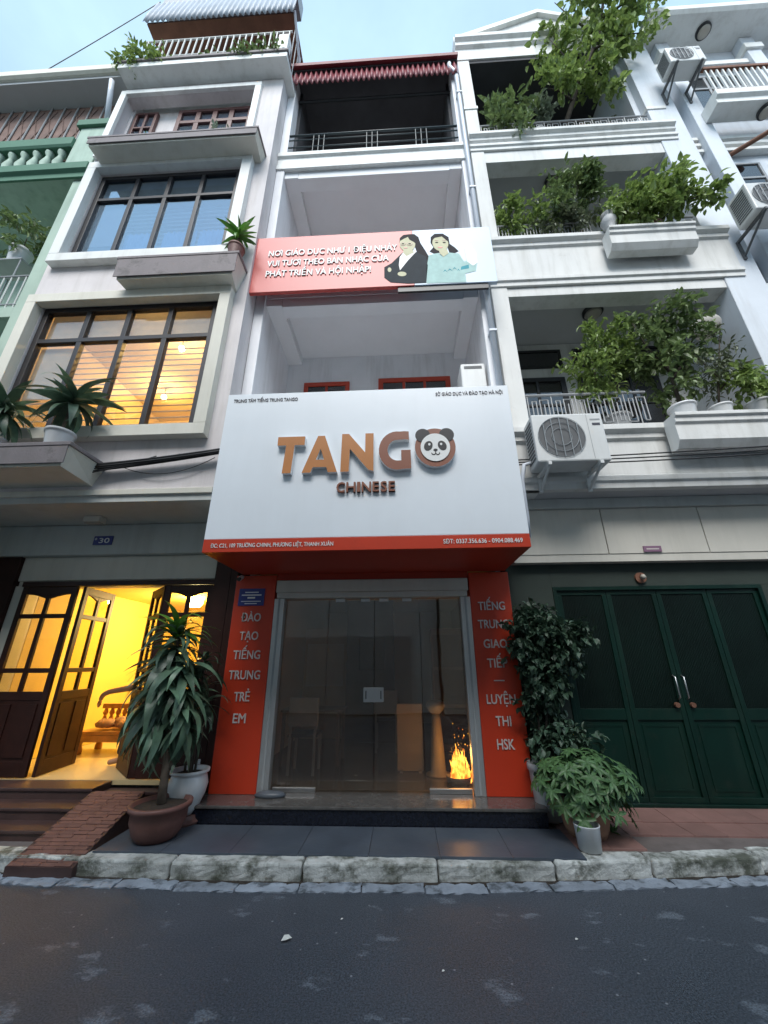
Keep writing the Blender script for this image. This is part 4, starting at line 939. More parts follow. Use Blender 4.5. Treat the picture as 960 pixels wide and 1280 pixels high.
# garage front
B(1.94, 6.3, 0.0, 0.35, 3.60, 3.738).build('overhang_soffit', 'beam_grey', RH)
for (a, b) in ((1.86, 3.095), (3.105, 4.385), (4.395, 5.6), (5.61, 6.3)):
    B(a, b, 0.05, 0.12, 2.96, 3.598).build('fascia_panel', 'panel_beige', RH, 0.006)
B(1.86, 6.3, 0.06, 0.35, 2.86, 2.957).build('fascia_soffit', 'panel_beige', RH)
B(1.86, 6.3, 0.125, 0.35, 2.958, 3.598).build('fascia_back', 'mortar', RH)
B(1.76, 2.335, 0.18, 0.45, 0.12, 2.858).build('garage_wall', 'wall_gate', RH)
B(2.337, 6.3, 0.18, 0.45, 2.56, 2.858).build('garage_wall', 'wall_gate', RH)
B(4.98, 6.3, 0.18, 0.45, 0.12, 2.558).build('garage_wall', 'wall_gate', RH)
GT = thing('garage_gate', 'dark green four-leaf metal garage gate with reeded upper panels', 'gate', (3.65, 0.25, 0.18))
frame_mb(2.337, 4.978, 0.14, 2.558, 0.17, 0.28, 0.05).build('gate_frame', 'gate_green', GT, 0.004)
for i in range(4):
    a = 2.39+i*0.635; b = a+0.629
    fr = frame_mb(a, b, 0.195, 2.505, 0.20, 0.25, 0.055); fr.box(a+0.055, b-0.055, 0.203, 0.247, 1.00, 1.12)
    lf_ = fr.build('gate_leaf', 'gate_green', GT, 0.004)
    B(a+0.055, b-0.055, 0.222, 0.232, 0.25, 1.0).build('lower_panel', 'gate_green', lf_)
    frame_mb(a+0.10, b-0.10, 0.30, 0.95, 0.216, 0.2215, 0.02).build('panel_bead', 'gate_green', lf_)
    rb = MB(); n_ = 26; 
    for k in range(n_):
        xx = a+0.055+(b-a-0.11)*(k+0.5)/n_; hw = (b-a-0.11)/n_*0.38
        rb.box(xx-hw, xx+hw, 0.214, 0.226, 1.12, 2.45)
    rb.box(a+0.055, b-0.055, 0.2262, 0.236, 1.12, 2.45); rb.build('reeded_panel', 'gate_green_dark', lf_)
for xx in (3.60, 3.70):
    h_ = MB().tube([(xx, 0.20, 1.22), (xx, 0.155, 1.24), (xx, 0.155, 1.46), (xx, 0.20, 1.48)], 0.008, 8).build('handle', 'steel', GT, smooth=True)
for xx in (3.56, 3.74): MB().tube([(xx, 0.198, 1.16), (xx, 0.165, 1.16)], 0.028, 12).build('lock_boss', 'rust_brown', GT)
pp = thing('plaque', 'small faded purple plate on the beige panel above the gate', 'plaque', (3.66, 0.05, 2.95))
B(3.545, 3.775, 0.034, 0.048, 2.975, 3.055).build('plate', 'plaque_purple', pp, 0.003)
B(3.58, 3.74, 0.031, 0.0335, 3.005, 3.022).build('lettering', 'print_pillar', pp)
gl = thing('wall_lamp', 'small round bare bulb lamp above the green gate', 'lamp', (3.49, 0.15, 2.63))
MB().tube([(3.49, 0.178, 2.66), (3.49, 0.15, 2.66)], 0.07, 16).build('rose', 'rust_brown', gl)
MB().lathe([(0.005, -0.035), (0.028, -0.02), (0.034, 0.0), (0.02, 0.03)], (3.49, 0.10, 2.66), 12).build('bulb', 'lamp_glass', gl, smooth=True)
MB().tube([(3.49, 0.149, 2.67), (3.49, 0.10, 2.695)], 0.018, 8).build('socket', 'rust_brown', gl)

# ------------------------------------------------------------------ far right house
FR = thing('town_house', 'pale blue house with pilasters at the far right edge', 'house', (8.5, 0.2, 0))
B(6.335, 12, -0.08, 6, 0, 15.13).build('front_wall', 'wall_blue', FR)
for (a, b) in ((6.56, 6.85), (8.45, 8.75), (10.5, 10.8)):
    B(a, b, RY, -0.082, 3.0, 15.12).build('pilaster', 'wall_blue', FR, 0.01)
    B(a-0.05, b+0.05, RY-0.05, -0.081, 14.55, 14.75).build('capital', 'trim_white', FR, 0.01)
for zz in (11.05, 11.25, 11.45):
    for (a, b) in ((6.34, 6.555), (6.855, 8.445)):
        B(a, b, -0.20, -0.081, zz, zz+0.09).build('string_course', 'trim_white', FR, 0.006)
for zz in (14.2, 7.2):
    for (a, b) in ((6.34, 6.555), (6.855, 8.445)): B(a, b, -0.24, -0.081, zz, zz+0.16).build('string_course', 'trim_white', FR, 0.006)
grid_window(FR, 6.36, 6.54, 9.2, 10.75, -0.13, 1, [10.35], 'bar_grey', 'pane_dark', 0.02, 0.045)
grid_window(FR, 6.95, 7.55, 9.2, 10.75, -0.13, 1, [10.3], 'bar_grey', 'pane_dark', 0.04, 0.045)
grid_window(FR, 7.75, 8.35, 9.2, 10.75, -0.13, 1, [10.3], 'bar_grey', 'pane_dark', 0.04, 0.045)
grid_window(FR, 6.95, 7.55, 6.0, 8.0, -0.13, 1, [7.4], 'bar_grey', 'pane_dark', 0.04, 0.045)
grid_window(FR, 6.36, 6.54, 6.0, 8.0, -0.13, 1, [7.4], 'bar_grey', 'pane_dark', 0.02, 0.045)
grid_window(FR, 7.0, 8.3, 12.3, 14.0, -0.13, 3, [13.5], 'bar_grey', 'pane_dark', 0.05, 0.045)
bs = MB().profile_x([(-0.301, 11.78), (-0.62, 11.78), (-0.62, 11.90), (-0.68, 11.95), (-0.68, 12.12), (-0.301, 12.12)], 6.72, 9.6).build('balcony_slab', 'trim_white', FR, 0.006)
br = MB(); br.box(6.74, 9.6, -0.67, -0.60, 12.92, 12.99); br.box(6.74, 9.6, -0.66, -0.61, 12.13, 12.17); br = br.build('balcony_rail', 'rust_brown', FR)
for i in range(24): B(6.78+i*0.115, 6.81+i*0.115, -0.65, -0.62, 12.171, 12.919).build('baluster', 'trim_white', br)
MB().profile_x([(-0.081, 15.132), (-0.72, 15.132), (-0.78, 15.20), (-0.78, 15.36), (-0.70, 15.40), (0.4, 15.40)], 6.2, 12).build('roof_overhang', 'trim_white', FR, 0.006)
B(6.9, 8.9, 0.3, 2.0, 15.401, 16.6).build('rooftop_room', 'bar_grey', FR)
dome_lamp((7.55, -0.45, 15.13), 'round lamp under the far right roof overhang', 0.15)
dome_lamp((7.75, -0.45, 11.78), 'round lamp under the far right balcony', 0.14)
dtube = MB().tube([(7.0, -0.10, 11.0), (7.6, -0.42, 11.12)], 0.045, 10)
dtube.build('awning_roll', 'rust_brown', FR)

# ------------------------------------------------------------------ green house at far left
GH = thing('town_house', 'pale green house with balustrade and brown mesh at far left edge', 'house', (-7.5, 0.2, 0))
GY = -0.75
B(-5.74, -5.46, GY, 6, 0, 10.24).build('pilaster', 'wall_green', GH, 0.01)
B(-10, -5.742, 0.6, 0.8, 0, 13.4).build('back_wall', 'wall_green', GH)
B(-10, -5.44, GY-0.02, 0.59, 10.25, 10.42).build('balcony_slab', 'wall_green', GH)
MB().profile_x([(GY-0.021, 10.24), (GY-0.06, 10.24), (GY-0.06, 10.36), (GY-0.12, 10.41), (GY-0.12, 10.60), (GY-0.021, 10.60)], -10, -5.45).build('slab_moulding', 'wall_green_dark', GH, 0.006)
MB().profile_x([(GY+0.16, 11.28), (GY-0.05, 11.28), (GY-0.08, 11.33), (GY-0.08, 11.56), (GY+0.16, 11.56)], -10, -6.05).build('balustrade_rail', 'wall_green_dark', GH, 0.006)
blm = MB().lathe([(0.075, 0), (0.075, 0.05), (0.045, 0.09), (0.085, 0.28), (0.05, 0.46), (0.04, 0.55), (0.075, 0.62), (0.075, 0.68)], (0, 0, 0), 14).mesh('baluster', 'wall_green', True)
for i in range(14): link('baluster', blm, GH, loc=(-6.30-i*0.26, GY+0.04, 10.60))
B(-6.05, -5.50, GY-0.03, GY+0.3, 10.602, 11.95).build('pedestal', 'wall_green', GH, 0.01)
B(-6.12, -5.46, GY-0.09, GY+0.34, 11.952, 12.15).build('pedestal_cap', 'wall_green_dark', GH, 0.01)
B(-10, -5.6, -0.45, -0.42, 11.58, 13.62).build('mesh_sheet', 'tarp_brown', GH)
for i in range(12):
    xx = -9.4+i*0.32; MB().tube([(xx, -0.47, 11.58), (xx, -0.47, 13.62)], 0.016, 6).build('mesh_post', 'bar_grey', GH)
for i in range(13):
    for s_ in (-1, 1):
        xx = -9.5+i*0.32; MB().tube([(xx-s_*0.25, -0.46, 11.7), (xx+s_*0.25, -0.46, 13.5)], 0.009, 5).build('mesh_wire', 'tarp_brown', GH)
B(-10, -5.5, -0.9, 0.6, 13.62, 13.70).build('eaves_soffit', 'ceiling_grey', GH)
MB().profile_x([(-0.95, 13.70), (-1.00, 13.74), (-1.00, 13.92), (-0.90, 13.92), (0.6, 14.3), (0.6, 13.703)], -10, -5.46).build('roof_edge', 'trim_cream', GH, 0.006)
MB().tube([(-5.62, -0.96, 13.3), (-5.62, -0.9, 13.0), (-5.72, -0.62, 12.2)], 0.05, 10).build('downpipe', 'pvc', GH, smooth=True)
B(-10, -5.745, GY+0.02, 0.59, 6.78, 7.0).build('balcony_slab', 'wall_green', GH, 0.01)
lr = MB(); lr.tube([(-10, GY+0.06, 7.75), (-5.75, GY+0.06, 7.75)], 0.02, 8); lr.tube([(-10, GY+0.06, 7.1), (-5.75, GY+0.06, 7.1)], 0.014, 6); lr = lr.build('railing', 'bar_grey', GH)
for i in range(16): MB().tube([(-5.85-i*0.13, GY+0.06, 7.0), (-5.85-i*0.13, GY+0.06, 7.75)], 0.011, 6).build('baluster', 'bar_white', lr)
B(-9.5, -5.742, GY+0.02, 0.59, 3.4, 3.6).build('balcony_slab', 'wall_green', GH)
B(-10, -7.0, 0.0, 0.59, 0, 3.39).build('ground_wall', 'wall_green', GH)

# ------------------------------------------------------------------ houses across the street (behind the viewer; they shade the lane and show in the glass)
for i, (a, b, h_, m_, yy, lab) in enumerate(((-16, -5.6, 11.5, 'cloud_house', -9.2, 'cream house across the lane, behind and left of the viewer'), (-5.5, 1.6, 12.0, 'cloud_house_b', -9.4, 'grey house across the lane, straight behind the viewer'), (1.7, 7.0, 10.5, 'cloud_house', -9.1, 'cream house across the lane, behind and right of the viewer'), (7.1, 17, 12.0, 'cloud_house_b', -9.3, 'grey house across the lane, far right behind the viewer'))):
    t = thing('town_house', lab, 'house', ((a+b)/2, yy-2, 0), 'houses across the lane')
    B(a, b, yy-5, yy, 0, h_).build('wall', m_, t)
    B(a-0.1, b+0.1, yy-5.1, yy+0.35, h_+0.002, h_+0.3).build('roof', 'roof_grey', t)
    for s_ in range(1, 3):
        n_ = int((b-a)/2.2)
        for k in range(n_):
            xc = a+(k+0.5)*(b-a)/n_
            wv = frame_mb(xc-0.6, xc+0.6, 3.3*s_+0.9, 3.3*s_+2.5, yy+0.001, yy+0.07, 0.08).build('window', 'window_frame', t)
            B(xc-0.52, xc+0.52, yy+0.02, yy+0.03, 3.3*s_+0.98, 3.3*s_+2.42).build('pane', 'pane_dark', wv)
    B(a+1, b-1, yy+0.001, yy+0.06, 0.05, 2.5).build('shutter', 'bar_grey', t)

# ------------------------------------------------------------------ air-conditioner outdoor units
def ac_unit(label, x0, x1, z0, z1, yf, yb, wall_y, arms=0.5, fan=True, turn=None):
    t = thing('air_conditioner', label, 'air conditioner', ((x0+x1)/2, yb, z0), 'outdoor air-conditioner units')
    wd, h = x1-x0, z1-z0
    body = B(x0, x1, yf, yb, z0, z1).build('casing', 'ac_white', t, 0.02)
    cx, cz, rad = x0+wd*0.38, z0+h*0.5, min(wd*0.33, h*0.42)
    n_ = 32; pts = [(cx+rad*math.cos(2*math.pi*i/n_), cz+rad*math.sin(2*math.pi*i/n_)) for i in range(n_)]
    MB().prism(pts, yf-0.002, yf+0.005).build('fan_recess', 'ac_dark', t)
    g = MB()
    for k in (2, 4, 6):
        q = rad*(k+1)/7; g.tube([(cx+q*math.cos(2*math.pi*i/28), yf-0.012, cz+q*math.sin(2*math.pi*i/28)) for i in range(29)], 0.004, 4)
    for k in range(5):
        dx = rad*(-0.72+0.36*k); hh = math.sqrt(rad*rad-dx*dx); g.tube([(cx+dx, yf-0.016, cz-hh), (cx+dx, yf-0.016, cz+hh)], 0.006, 4)
    g.build('fan_grille', 'ac_mesh', t)
    for s_ in range(11):
        zz = z0+h*(0.1+0.075*s_); B(x0-0.006, x0-0.0005, yf+0.05, yb-0.05, zz, zz+h*0.035).build('louvre', 'ac_dark', t)
    B(x0+wd*0.775, x0+wd*0.78, yf-0.003, yf-0.0005, z0+0.03, z1-0.03).build('panel_seam', 'ac_mesh', t)
    B(x0+wd*0.84, x0+wd*0.95, yf-0.003, yf-0.0005, z1-h*0.27, z1-h*0.22).build('badge', 'print_dark', t)
    B(x0+wd*0.82, x0+wd*0.96, yf-0.003, yf-0.0005, z1-h*0.16, z1-h*0.13).build('lettering', 'ac_mesh', t)
    for xx in (x0+wd*0.15, x0+wd*0.85):
        br_ = MB(); br_.box(xx-0.02, xx+0.02, yf-0.02, wall_y-0.001, z0-0.045, z0-0.002)
        br_.tube([(xx, yf+0.02, z0-0.04), (xx, wall_y-0.02, z0-arms*0.6)], 0.018, 6); br_.box(xx-0.022, xx+0.022, wall_y-0.03, wall_y-0.002, z0-arms*0.7, z0-0.046)
        br_.build('bracket', 'ac_dark' if arms > 0.45 else 'ac_white', t)
    return t
a1 = ac_unit('white outdoor air conditioner on brackets beside the big sign', 2.07, 2.96, 3.93, 4.62, -0.74, -0.42, -0.33, 0.35)
MB().tube([(2.10, -0.5, 4.05), (1.98, -0.5, 4.02), (1.93, -0.48, 3.8), (1.95, -0.4, 3.3), (1.97, -0.3, 3.1)], 0.028, 8).build('drain_hose', 'pvc', a1, smooth=True)
ac_unit('outdoor air conditioner high on dark brackets at far right', 6.05, 6.75, 12.95, 13.50, -0.80, -0.48, -0.30, 0.6)
ac_unit('outdoor air conditioner on dark brackets at right edge beside planter', 6.05, 6.85, 8.25, 8.88, -0.85, -0.50, -0.30, 0.6)
def ac_small(label, x0, x1, z0, z1, y0, y1):
    t = thing('air_conditioner', label, 'air conditioner', ((x0+x1)/2, y0, z0), 'outdoor air-conditioner units')
    B(x0, x1, y0, y1, z0, z1).build('casing', 'ac_white', t, 0.02)
    B(x0+0.05, x1-0.05, y0-0.004, y0-0.0005, z1-0.10, z1-0.05).build('vent', 'ac_dark', t)
    for xx in (x0+0.06, x1-0.06): B(xx-0.02, xx+0.02, y0, y1, z0-0.08, z0-0.001).build('foot', 'ac_dark', t)
ac_small('white air conditioner peeking over top right of big sign', 1.30, 1.66, 5.05, 5.78, -0.42, -0.05)
ac_small('white air conditioner peeking over right end of the banner', 1.25, 1.66, 8.15, 8.72, -0.42, -0.05)
ac_small('grey air conditioner behind plants on the middle right balcony', 4.80, 5.35, 9.75, 10.35, 0.25, 0.6)

# ------------------------------------------------------------------ cables
def sag(a, b, s_, n=14): return [tuple(Vector(a).lerp(Vector(b), i/n)-Vector((0, 0, s_*4*(i/n)*(1-i/n))))for i in range(n+1)]
cb = thing('cable_bundle', 'thick sagging bundle of black cables across the left house', 'cable', (-3.7, -0.9, 3.9))
for k in range(10):
    dy, dz = 0.03*math.cos(k*1.7), 0.028*math.sin(k*2.3)
    MB().tube(sag((-6.5, -0.88+dy, 3.94+dz-0.06*(k % 2)), (-1.76, -0.9+dy, 4.13+dz*0.5), 0.10+0.012*(k % 4)), 0.015, 6).build('cable', 'cable', cb, smooth=True)
for k in range(4): MB().tube(sag((-6.5, -0.93+0.02*k, 3.95), (-1.77-0.3*k, -0.92, 4.12-0.02*k), 0.17+0.035*k), 0.007, 5).build('cable', 'cable', cb, smooth=True)
MB().tube(sag((-3.1, -0.86, 3.94), (-1.95, -0.86, 4.05), 0.15), 0.005, 5).build('cable', 'cable', cb)
cr_ = thing('cable_bundle', 'three thin black cables running right from the air conditioner', 'cable', (4.5, -0.45, 4.2))
for k in range(3):
    MB().tube(sag((1.9, -0.45, 4.12-0.035*k), (7.0, -0.66, 4.22-0.03*k), 0.03+0.02*k), 0.010, 6).build('cable', 'cable', cr_, smooth=True)
tag(MB().tube(sag((-7.25, -0.98, 13.93), (-5.24, -1.03, 16.75), 0.04), 0.009, 5).build('overhead_wire', 'cable'), 'thin single wire crossing the sky at upper left', 'wire')

# ------------------------------------------------------------------ shop interior, fire
t = thing('display_board', 'pale standing board inside the shop right of door lock', 'board', (0.43, 1.0, 0.29))
B(0.25, 0.60, 1.0, 1.04, 0.295, 1.10).build('panel', 'shop_board', t, 0.004)
for xx in (0.30, 0.55): B(xx-0.02, xx+0.02, 0.92, 1.2, 0.2905, 0.3145).build('foot', 'bar_grey', t)
t = thing('pedestal_stand', 'pale pedestal stand with flared round foot inside the shop', 'stand', (0.78, 0.85, 0.29))
MB().lathe([(0.155, 0.0), (0.155, 0.02), (0.10, 0.035), (0.085, 0.3), (0.062, 0.62), (0.05, 0.70)], (0.78, 0.85, 0.291), 24).build('column', 'shop_board', t, smooth=True)
MB().lathe([(0.05, 0.70), (0.10, 0.74), (0.13, 0.80), (0.11, 0.85), (0.04, 0.87)], (0.78, 0.85, 0.292), 20).build('top_dish', 'ac_mesh', t, smooth=True)
t = thing('desk', 'dark desk barely visible inside the shop at left', 'desk', (-0.95, 1.5, 0.29))
B(-1.45, -0.55, 1.2, 1.8, 0.97, 1.0).build('desk_top', 'desk_brown', t, 0.004)
for xx in (-1.42, -0.62):
    for yy in (1.23, 1.73): B(xx, xx+0.04, yy, yy+0.04, 0.291, 0.969).build('leg', 'desk_brown', t)
tag(MB().box(-1.3, -0.95, 1.3, 1.55, 1.002, 1.10).build('paper_stack', 'paper', bevel=0.01), 'pale heap of papers on desk inside the shop', 'papers')
for k, (cx_, cy_, lab) in enumerate(((-1.0, 0.95, 'dark chair before the desk inside the shop'), (0.05, 2.3, 'dark chair deeper inside the shop behind the lock'))):
    c_ = thing('chair', lab, 'chair', (cx_, cy_, 0.29))
    B(cx_-0.2, cx_+0.2, cy_-0.2, cy_+0.2, 0.72, 0.76).build('seat', 'bar_black', c_, 0.01); B(cx_-0.2, cx_+0.2, cy_-0.21, cy_-0.17, 0.85, 1.2).build('backrest', 'ac_mesh', c_, 0.01)
    for xx in (cx_-0.18, cx_+0.15):
        B(xx, xx+0.03, cy_-0.205, cy_-0.175, 0.291, 0.849).build('leg', 'bar_grey', c_); B(xx, xx+0.03, cy_+0.15, cy_+0.18, 0.291, 0.719).build('leg', 'bar_grey', c_)
cb_ = thing('cabinet', 'tall brown cabinet at right back inside the shop', 'cabinet', (1.2, 2.4, 0.29))
B(0.85, 1.6, 2.2, 2.6, 0.291, 2.2).build('carcass', 'desk_brown', cb_, 0.01)
for k in range(3): B(0.88, 1.57, 2.185, 2.199, 0.40+0.58*k, 0.93+0.58*k).build('door', 'dark_wood', cb_)
ps_ = thing('poster', 'pale poster on left wall inside the shop', 'poster', (-1.2, 3.4, 1.5)); B(-1.60, -0.85, 3.3, 3.32, 1.2, 2.0).build('sheet', 'paper', ps_); B(-1.66, -0.79, 3.322, 3.36, 0.292, 2.3).build('board', 'room_wall', ps_)
t = thing('wall_clock', 'small dark-framed box on back wall inside the shop', 'box', (-0.2, 2.99, 1.6)); B(-0.5, 0.0, 2.96, 2.998, 1.5, 2.1).build('case', 'print_black', t, 0.01)
fb = thing('fire_basin', 'dark round metal basin holding the fire behind the glass', 'basin', (1.0, 0.40, 0.29))
MB().lathe([(0.08, 0.0), (0.125, 0.03), (0.14, 0.10), (0.148, 0.10), (0.132, 0.03), (0.09, 0.015)], (0.985, 0.40, 0.291), 24).build('bowl', 'ac_dark', fb, smooth=True)
fl = thing('fire', 'bright orange flames burning behind glass at right door edge', 'fire', (0.985, 0.40, 0.32))
fr_ = random.Random(11)
for k in range(34):
    px, py = 0.985+fr_.gauss(0.02, 0.055), 0.40+fr_.gauss(0, 0.045); h_ = fr_.uniform(0.10, 0.36)*(1.15-4.0*abs(px-1.0)); h_ = max(0.06, h_)
    pts = []; ph = fr_.uniform(0, 6)
    for i in range(7):
        u = i/6; pts.append((px+0.03*math.sin(ph+u*4)*u, py+0.03*math.cos(ph+u*3)*u, 0.325+h_*u))
    q = fr_.uniform(0.012, 0.028)
    MB().tube(pts, [q*0.8, q*1.1, q*1.1, q*0.85, q*0.55, q*0.3, 0.001], 7).build('flame', 'flame', fl, smooth=True)
for k in range(26):
    px, py, pz = 0.985+fr_.gauss(0.02, 0.06), 0.4+fr_.gauss(0, 0.05), 0.55+fr_.random()*0.38; s_ = fr_.uniform(0.002, 0.005)
    MB().lathe([(0.0003, -s_*2), (s_, 0), (0.0003, s_*2)], (px, py, pz), 5).build('spark', 'flame', fl)
light('fire_light', (0.985, 0.36, 0.62), 2.2, (1, 0.5, 0.15), fl, 0.1)
t = tag(MB().lathe([(0.16, 0), (0.175, 0.02), (0.13, 0.045), (0.05, 0.055)], (0, 0, 0), 20).build('doormat_bundle', 'pave_grey', smooth=True), 'crumpled grey cloth on step at left of glass door', 'cloth')
t.location = (-1.12, -0.06, 0.2915); t.scale = (1.0, 0.45, 1)

# ------------------------------------------------------------------ hall furniture and the seated person
bt = thing('carved_bench', 'carved orange wooden bench inside the yellow hall', 'bench', (-3.95, 1.5, 0.41))
B(-4.5, -3.55, 1.25, 1.75, 0.66, 0.71).build('seat', 'orange_wood', bt, 0.008)
for xx in (-4.46, -3.65):
    for yy in (1.27, 1.68): MB().lathe([(0.05, 0), (0.05, 0.05), (0.03, 0.12), (0.045, 0.17), (0.05, 0.248)], (xx+0.03, yy+0.02, 0.411), 10).build('leg', 'orange_wood', bt, smooth=True)
bkm = MB()
for k in range(9):
    xx = -4.45+k*0.105; bkm.lathe([(0.02, 0), (0.045, 0.08), (0.02, 0.16), (0.04, 0.2), (0.02, 0.26)], (xx, 1.72, 0.711), 8)
bkm.box(-4.5, -3.55, 1.69, 1.75, 0.972, 1.04); bkm.build('backrest', 'orange_wood', bt)
B(-4.5, -3.55, 1.25, 1.30, 0.57, 0.657).build('apron', 'orange_wood', bt, 0.01)
hc = MB(); hr = random.Random(4)
for k in range(7): hc.lathe([(0.01, 0), (0.10, 0.02), (0.12, 0.06), (0.07, 0.11), (0.01, 0.13)], (-4.2+0.09*k+hr.uniform(-0.03, 0.03), 1.45+hr.uniform(-0.06, 0.06), 0.711+hr.uniform(0, 0.06)), 9)
tag(hc.build('cloth_heap', 'terracotta_light', smooth=True), 'crumpled brown cloth heap on the carved bench in the hall', 'cloth')
st_ = thing('stool', 'dark wooden stool under the seated person in the hall', 'stool', (-2.95, 0.95, 0.41))
B(-3.15, -2.75, 0.78, 1.14, 0.80, 0.85).build('seat', 'dark_wood', st_, 0.01)
for xx in (-3.13, -2.81):
    for yy in (0.80, 1.08): B(xx, xx+0.04, yy, yy+0.04, 0.411, 0.799).build('leg', 'dark_wood', st_)
def skin_mesh(name, verts, edges, m, parent, lvl=2):
    me = bpy.data.meshes.new(name); me.from_pydata([v[0] for v in verts], edges, [])
    o = bpy.data.objects.new(name, me); COL.objects.link(o)
    md = o.modifiers.new('skin', 'SKIN'); md.use_smooth_shade = True
    lay = me.skin_vertices[0] if me.skin_vertices else None
    for i, v in enumerate(verts):
        rx = v[1]; lay.data[i].radius = rx if isinstance(rx, tuple) else (rx, rx); lay.data[i].use_root = (i == 0)
    s_ = o.modifiers.new('sub', 'SUBSURF'); s_.levels = lvl; s_.render_levels = lvl
    me.materials.append(M[m]); 
    if parent: setparent(o, parent)
    return o
pn = thing('person', 'seated person in grey shirt and dark trousers, arm stretched out, half hidden by plant', 'person', (-2.95, 0.9, 0.41))
bv = [((-2.95, 0.95, 0.95), 0.13), ((-2.98, 0.94, 1.15), (0.14, 0.11)), ((-3.02, 0.92, 1.36), (0.15, 0.10)), ((-3.04, 0.91, 1.47), 0.055), ((-3.06, 0.89, 1.55), 0.055), ((-3.09, 0.87, 1.64), 0.095), ((-3.10, 0.87, 1.72), 0.08),
      ((-3.18, 0.86, 1.38), 0.06), ((-3.45, 0.76, 1.33), 0.047), ((-3.74, 0.70, 1.28), 0.035), ((-3.81, 0.69, 1.24), 0.034), ((-3.83, 0.69, 1.17), 0.028),
      ((-2.88, 1.0, 1.36), 0.06), ((-2.82, 0.9, 1.12), 0.046), ((-2.95, 0.72, 1.0), 0.036), ((-3.0, 0.66, 0.97), 0.032),
      ((-3.05, 0.84, 0.94), 0.085), ((-3.32, 0.72, 0.92), 0.07), ((-3.36, 0.70, 0.66), 0.055), ((-3.38, 0.70, 0.47), 0.04), ((-3.52, 0.66, 0.445), 0.032),
      ((-2.85, 0.84, 0.94), 0.085), ((-2.98, 0.58, 0.92), 0.07), ((-2.98, 0.56, 0.66), 0.055), ((-2.98, 0.56, 0.47), 0.04), ((-3.02, 0.44, 0.445), 0.032)]
be = [(0, 1), (1, 2), (2, 3), (3, 4), (4, 5), (5, 6), (2, 7), (7, 8), (8, 9), (9, 10), (10, 11), (2, 12), (12, 13), (13, 14), (14, 15), (0, 16), (16, 17), (17, 18), (18, 19), (19, 20), (0, 21), (21, 22), (22, 23), (23, 24), (24, 25)]
skin_mesh('body', bv, be, 'skin', pn)
for hp, dr in (((-3.83, 0.69, 1.17), Vector((-0.15, 0, -1))), ((-3.0, 0.66, 0.97), Vector((-0.5, -0.8, -0.1)))):
    for k in range(4):
        s_ = Vector((0.0, 0.017*(k-1.5), 0)); a = Vector(hp)+s_; L_ = (0.075, 0.09, 0.085, 0.065)[k]
        skin_mesh('finger', [(tuple(a), 0.009), (tuple(a+dr.normalized()*L_*0.5), 0.009), (tuple(a+dr.normalized()*L_+Vector((0.012, 0, 0))), 0.007)], [(0, 1), (1, 2)], 'skin', pn, 1)
    a = Vector(hp)+Vector((0.02, -0.03, 0.03)); skin_mesh('finger', [(tuple(a), 0.011), (tuple(a+dr.normalized()*0.035+Vector((0.01, -0.012, 0))), 0.010), (tuple(a+dr.normalized()*0.06+Vector((0.012, -0.01, 0))), 0.008)], [(0, 1), (1, 2)], 'skin', pn, 1)
skin_mesh('shirt', [((-2.95, 0.95, 0.97), (0.155, 0.14)), ((-2.98, 0.94, 1.15), (0.155, 0.125)), ((-3.02, 0.92, 1.36), (0.165, 0.115)), ((-3.035, 0.912, 1.43), 0.08), ((-3.18, 0.86, 1.38), 0.075), ((-3.34, 0.80, 1.355), 0.066), ((-2.88, 1.0, 1.36), 0.075), ((-2.84, 0.94, 1.2), 0.064)], [(0, 1), (1, 2), (2, 3), (2, 4), (4, 5), (2, 6), (6, 7)], 'cloth_grey', pn)
skin_mesh('trousers', [((-2.95, 0.95, 0.94), (0.15, 0.14)), ((-3.05, 0.84, 0.94), 0.10), ((-3.32, 0.72, 0.92), 0.085), ((-3.36, 0.70, 0.66), 0.072), ((-3.38, 0.70, 0.52), 0.066), ((-2.85, 0.84, 0.94), 0.10), ((-2.98, 0.58, 0.92), 0.085), ((-2.98, 0.56, 0.66), 0.072), ((-2.98, 0.56, 0.52), 0.066)], [(0, 1), (1, 2), (2, 3), (3, 4), (0, 5), (5, 6), (6, 7), (7, 8)], 'cloth_dark', pn)
hm = MB(); n_ = 16
hm.lathe([(0.004, 0.115), (0.05, 0.105), (0.085, 0.075), (0.104, 0.03), (0.106, -0.01), (0.10, -0.03)], (-3.07, 0.885, 1.68), 18); hm.build('hair', 'hair', pn, smooth=True)
for dy in (-0.035, 0.03): MB().lathe([(0.0005, -0.008), (0.009, 0), (0.0005, 0.008)], (-3.172, 0.845+dy, 1.66), 8).build('eye', 'hair', pn)
MB().tube([(-3.17, 0.84, 1.655), (-3.198, 0.835, 1.625)], [0.008, 0.013], 8).build('nose', 'skin', pn, smooth=True)
MB().tube([(-3.172, 0.82, 1.59), (-3.178, 0.84, 1.588), (-3.172, 0.86, 1.59)], 0.006, 6).build('mouth', 'rust_brown', pn, smooth=True)

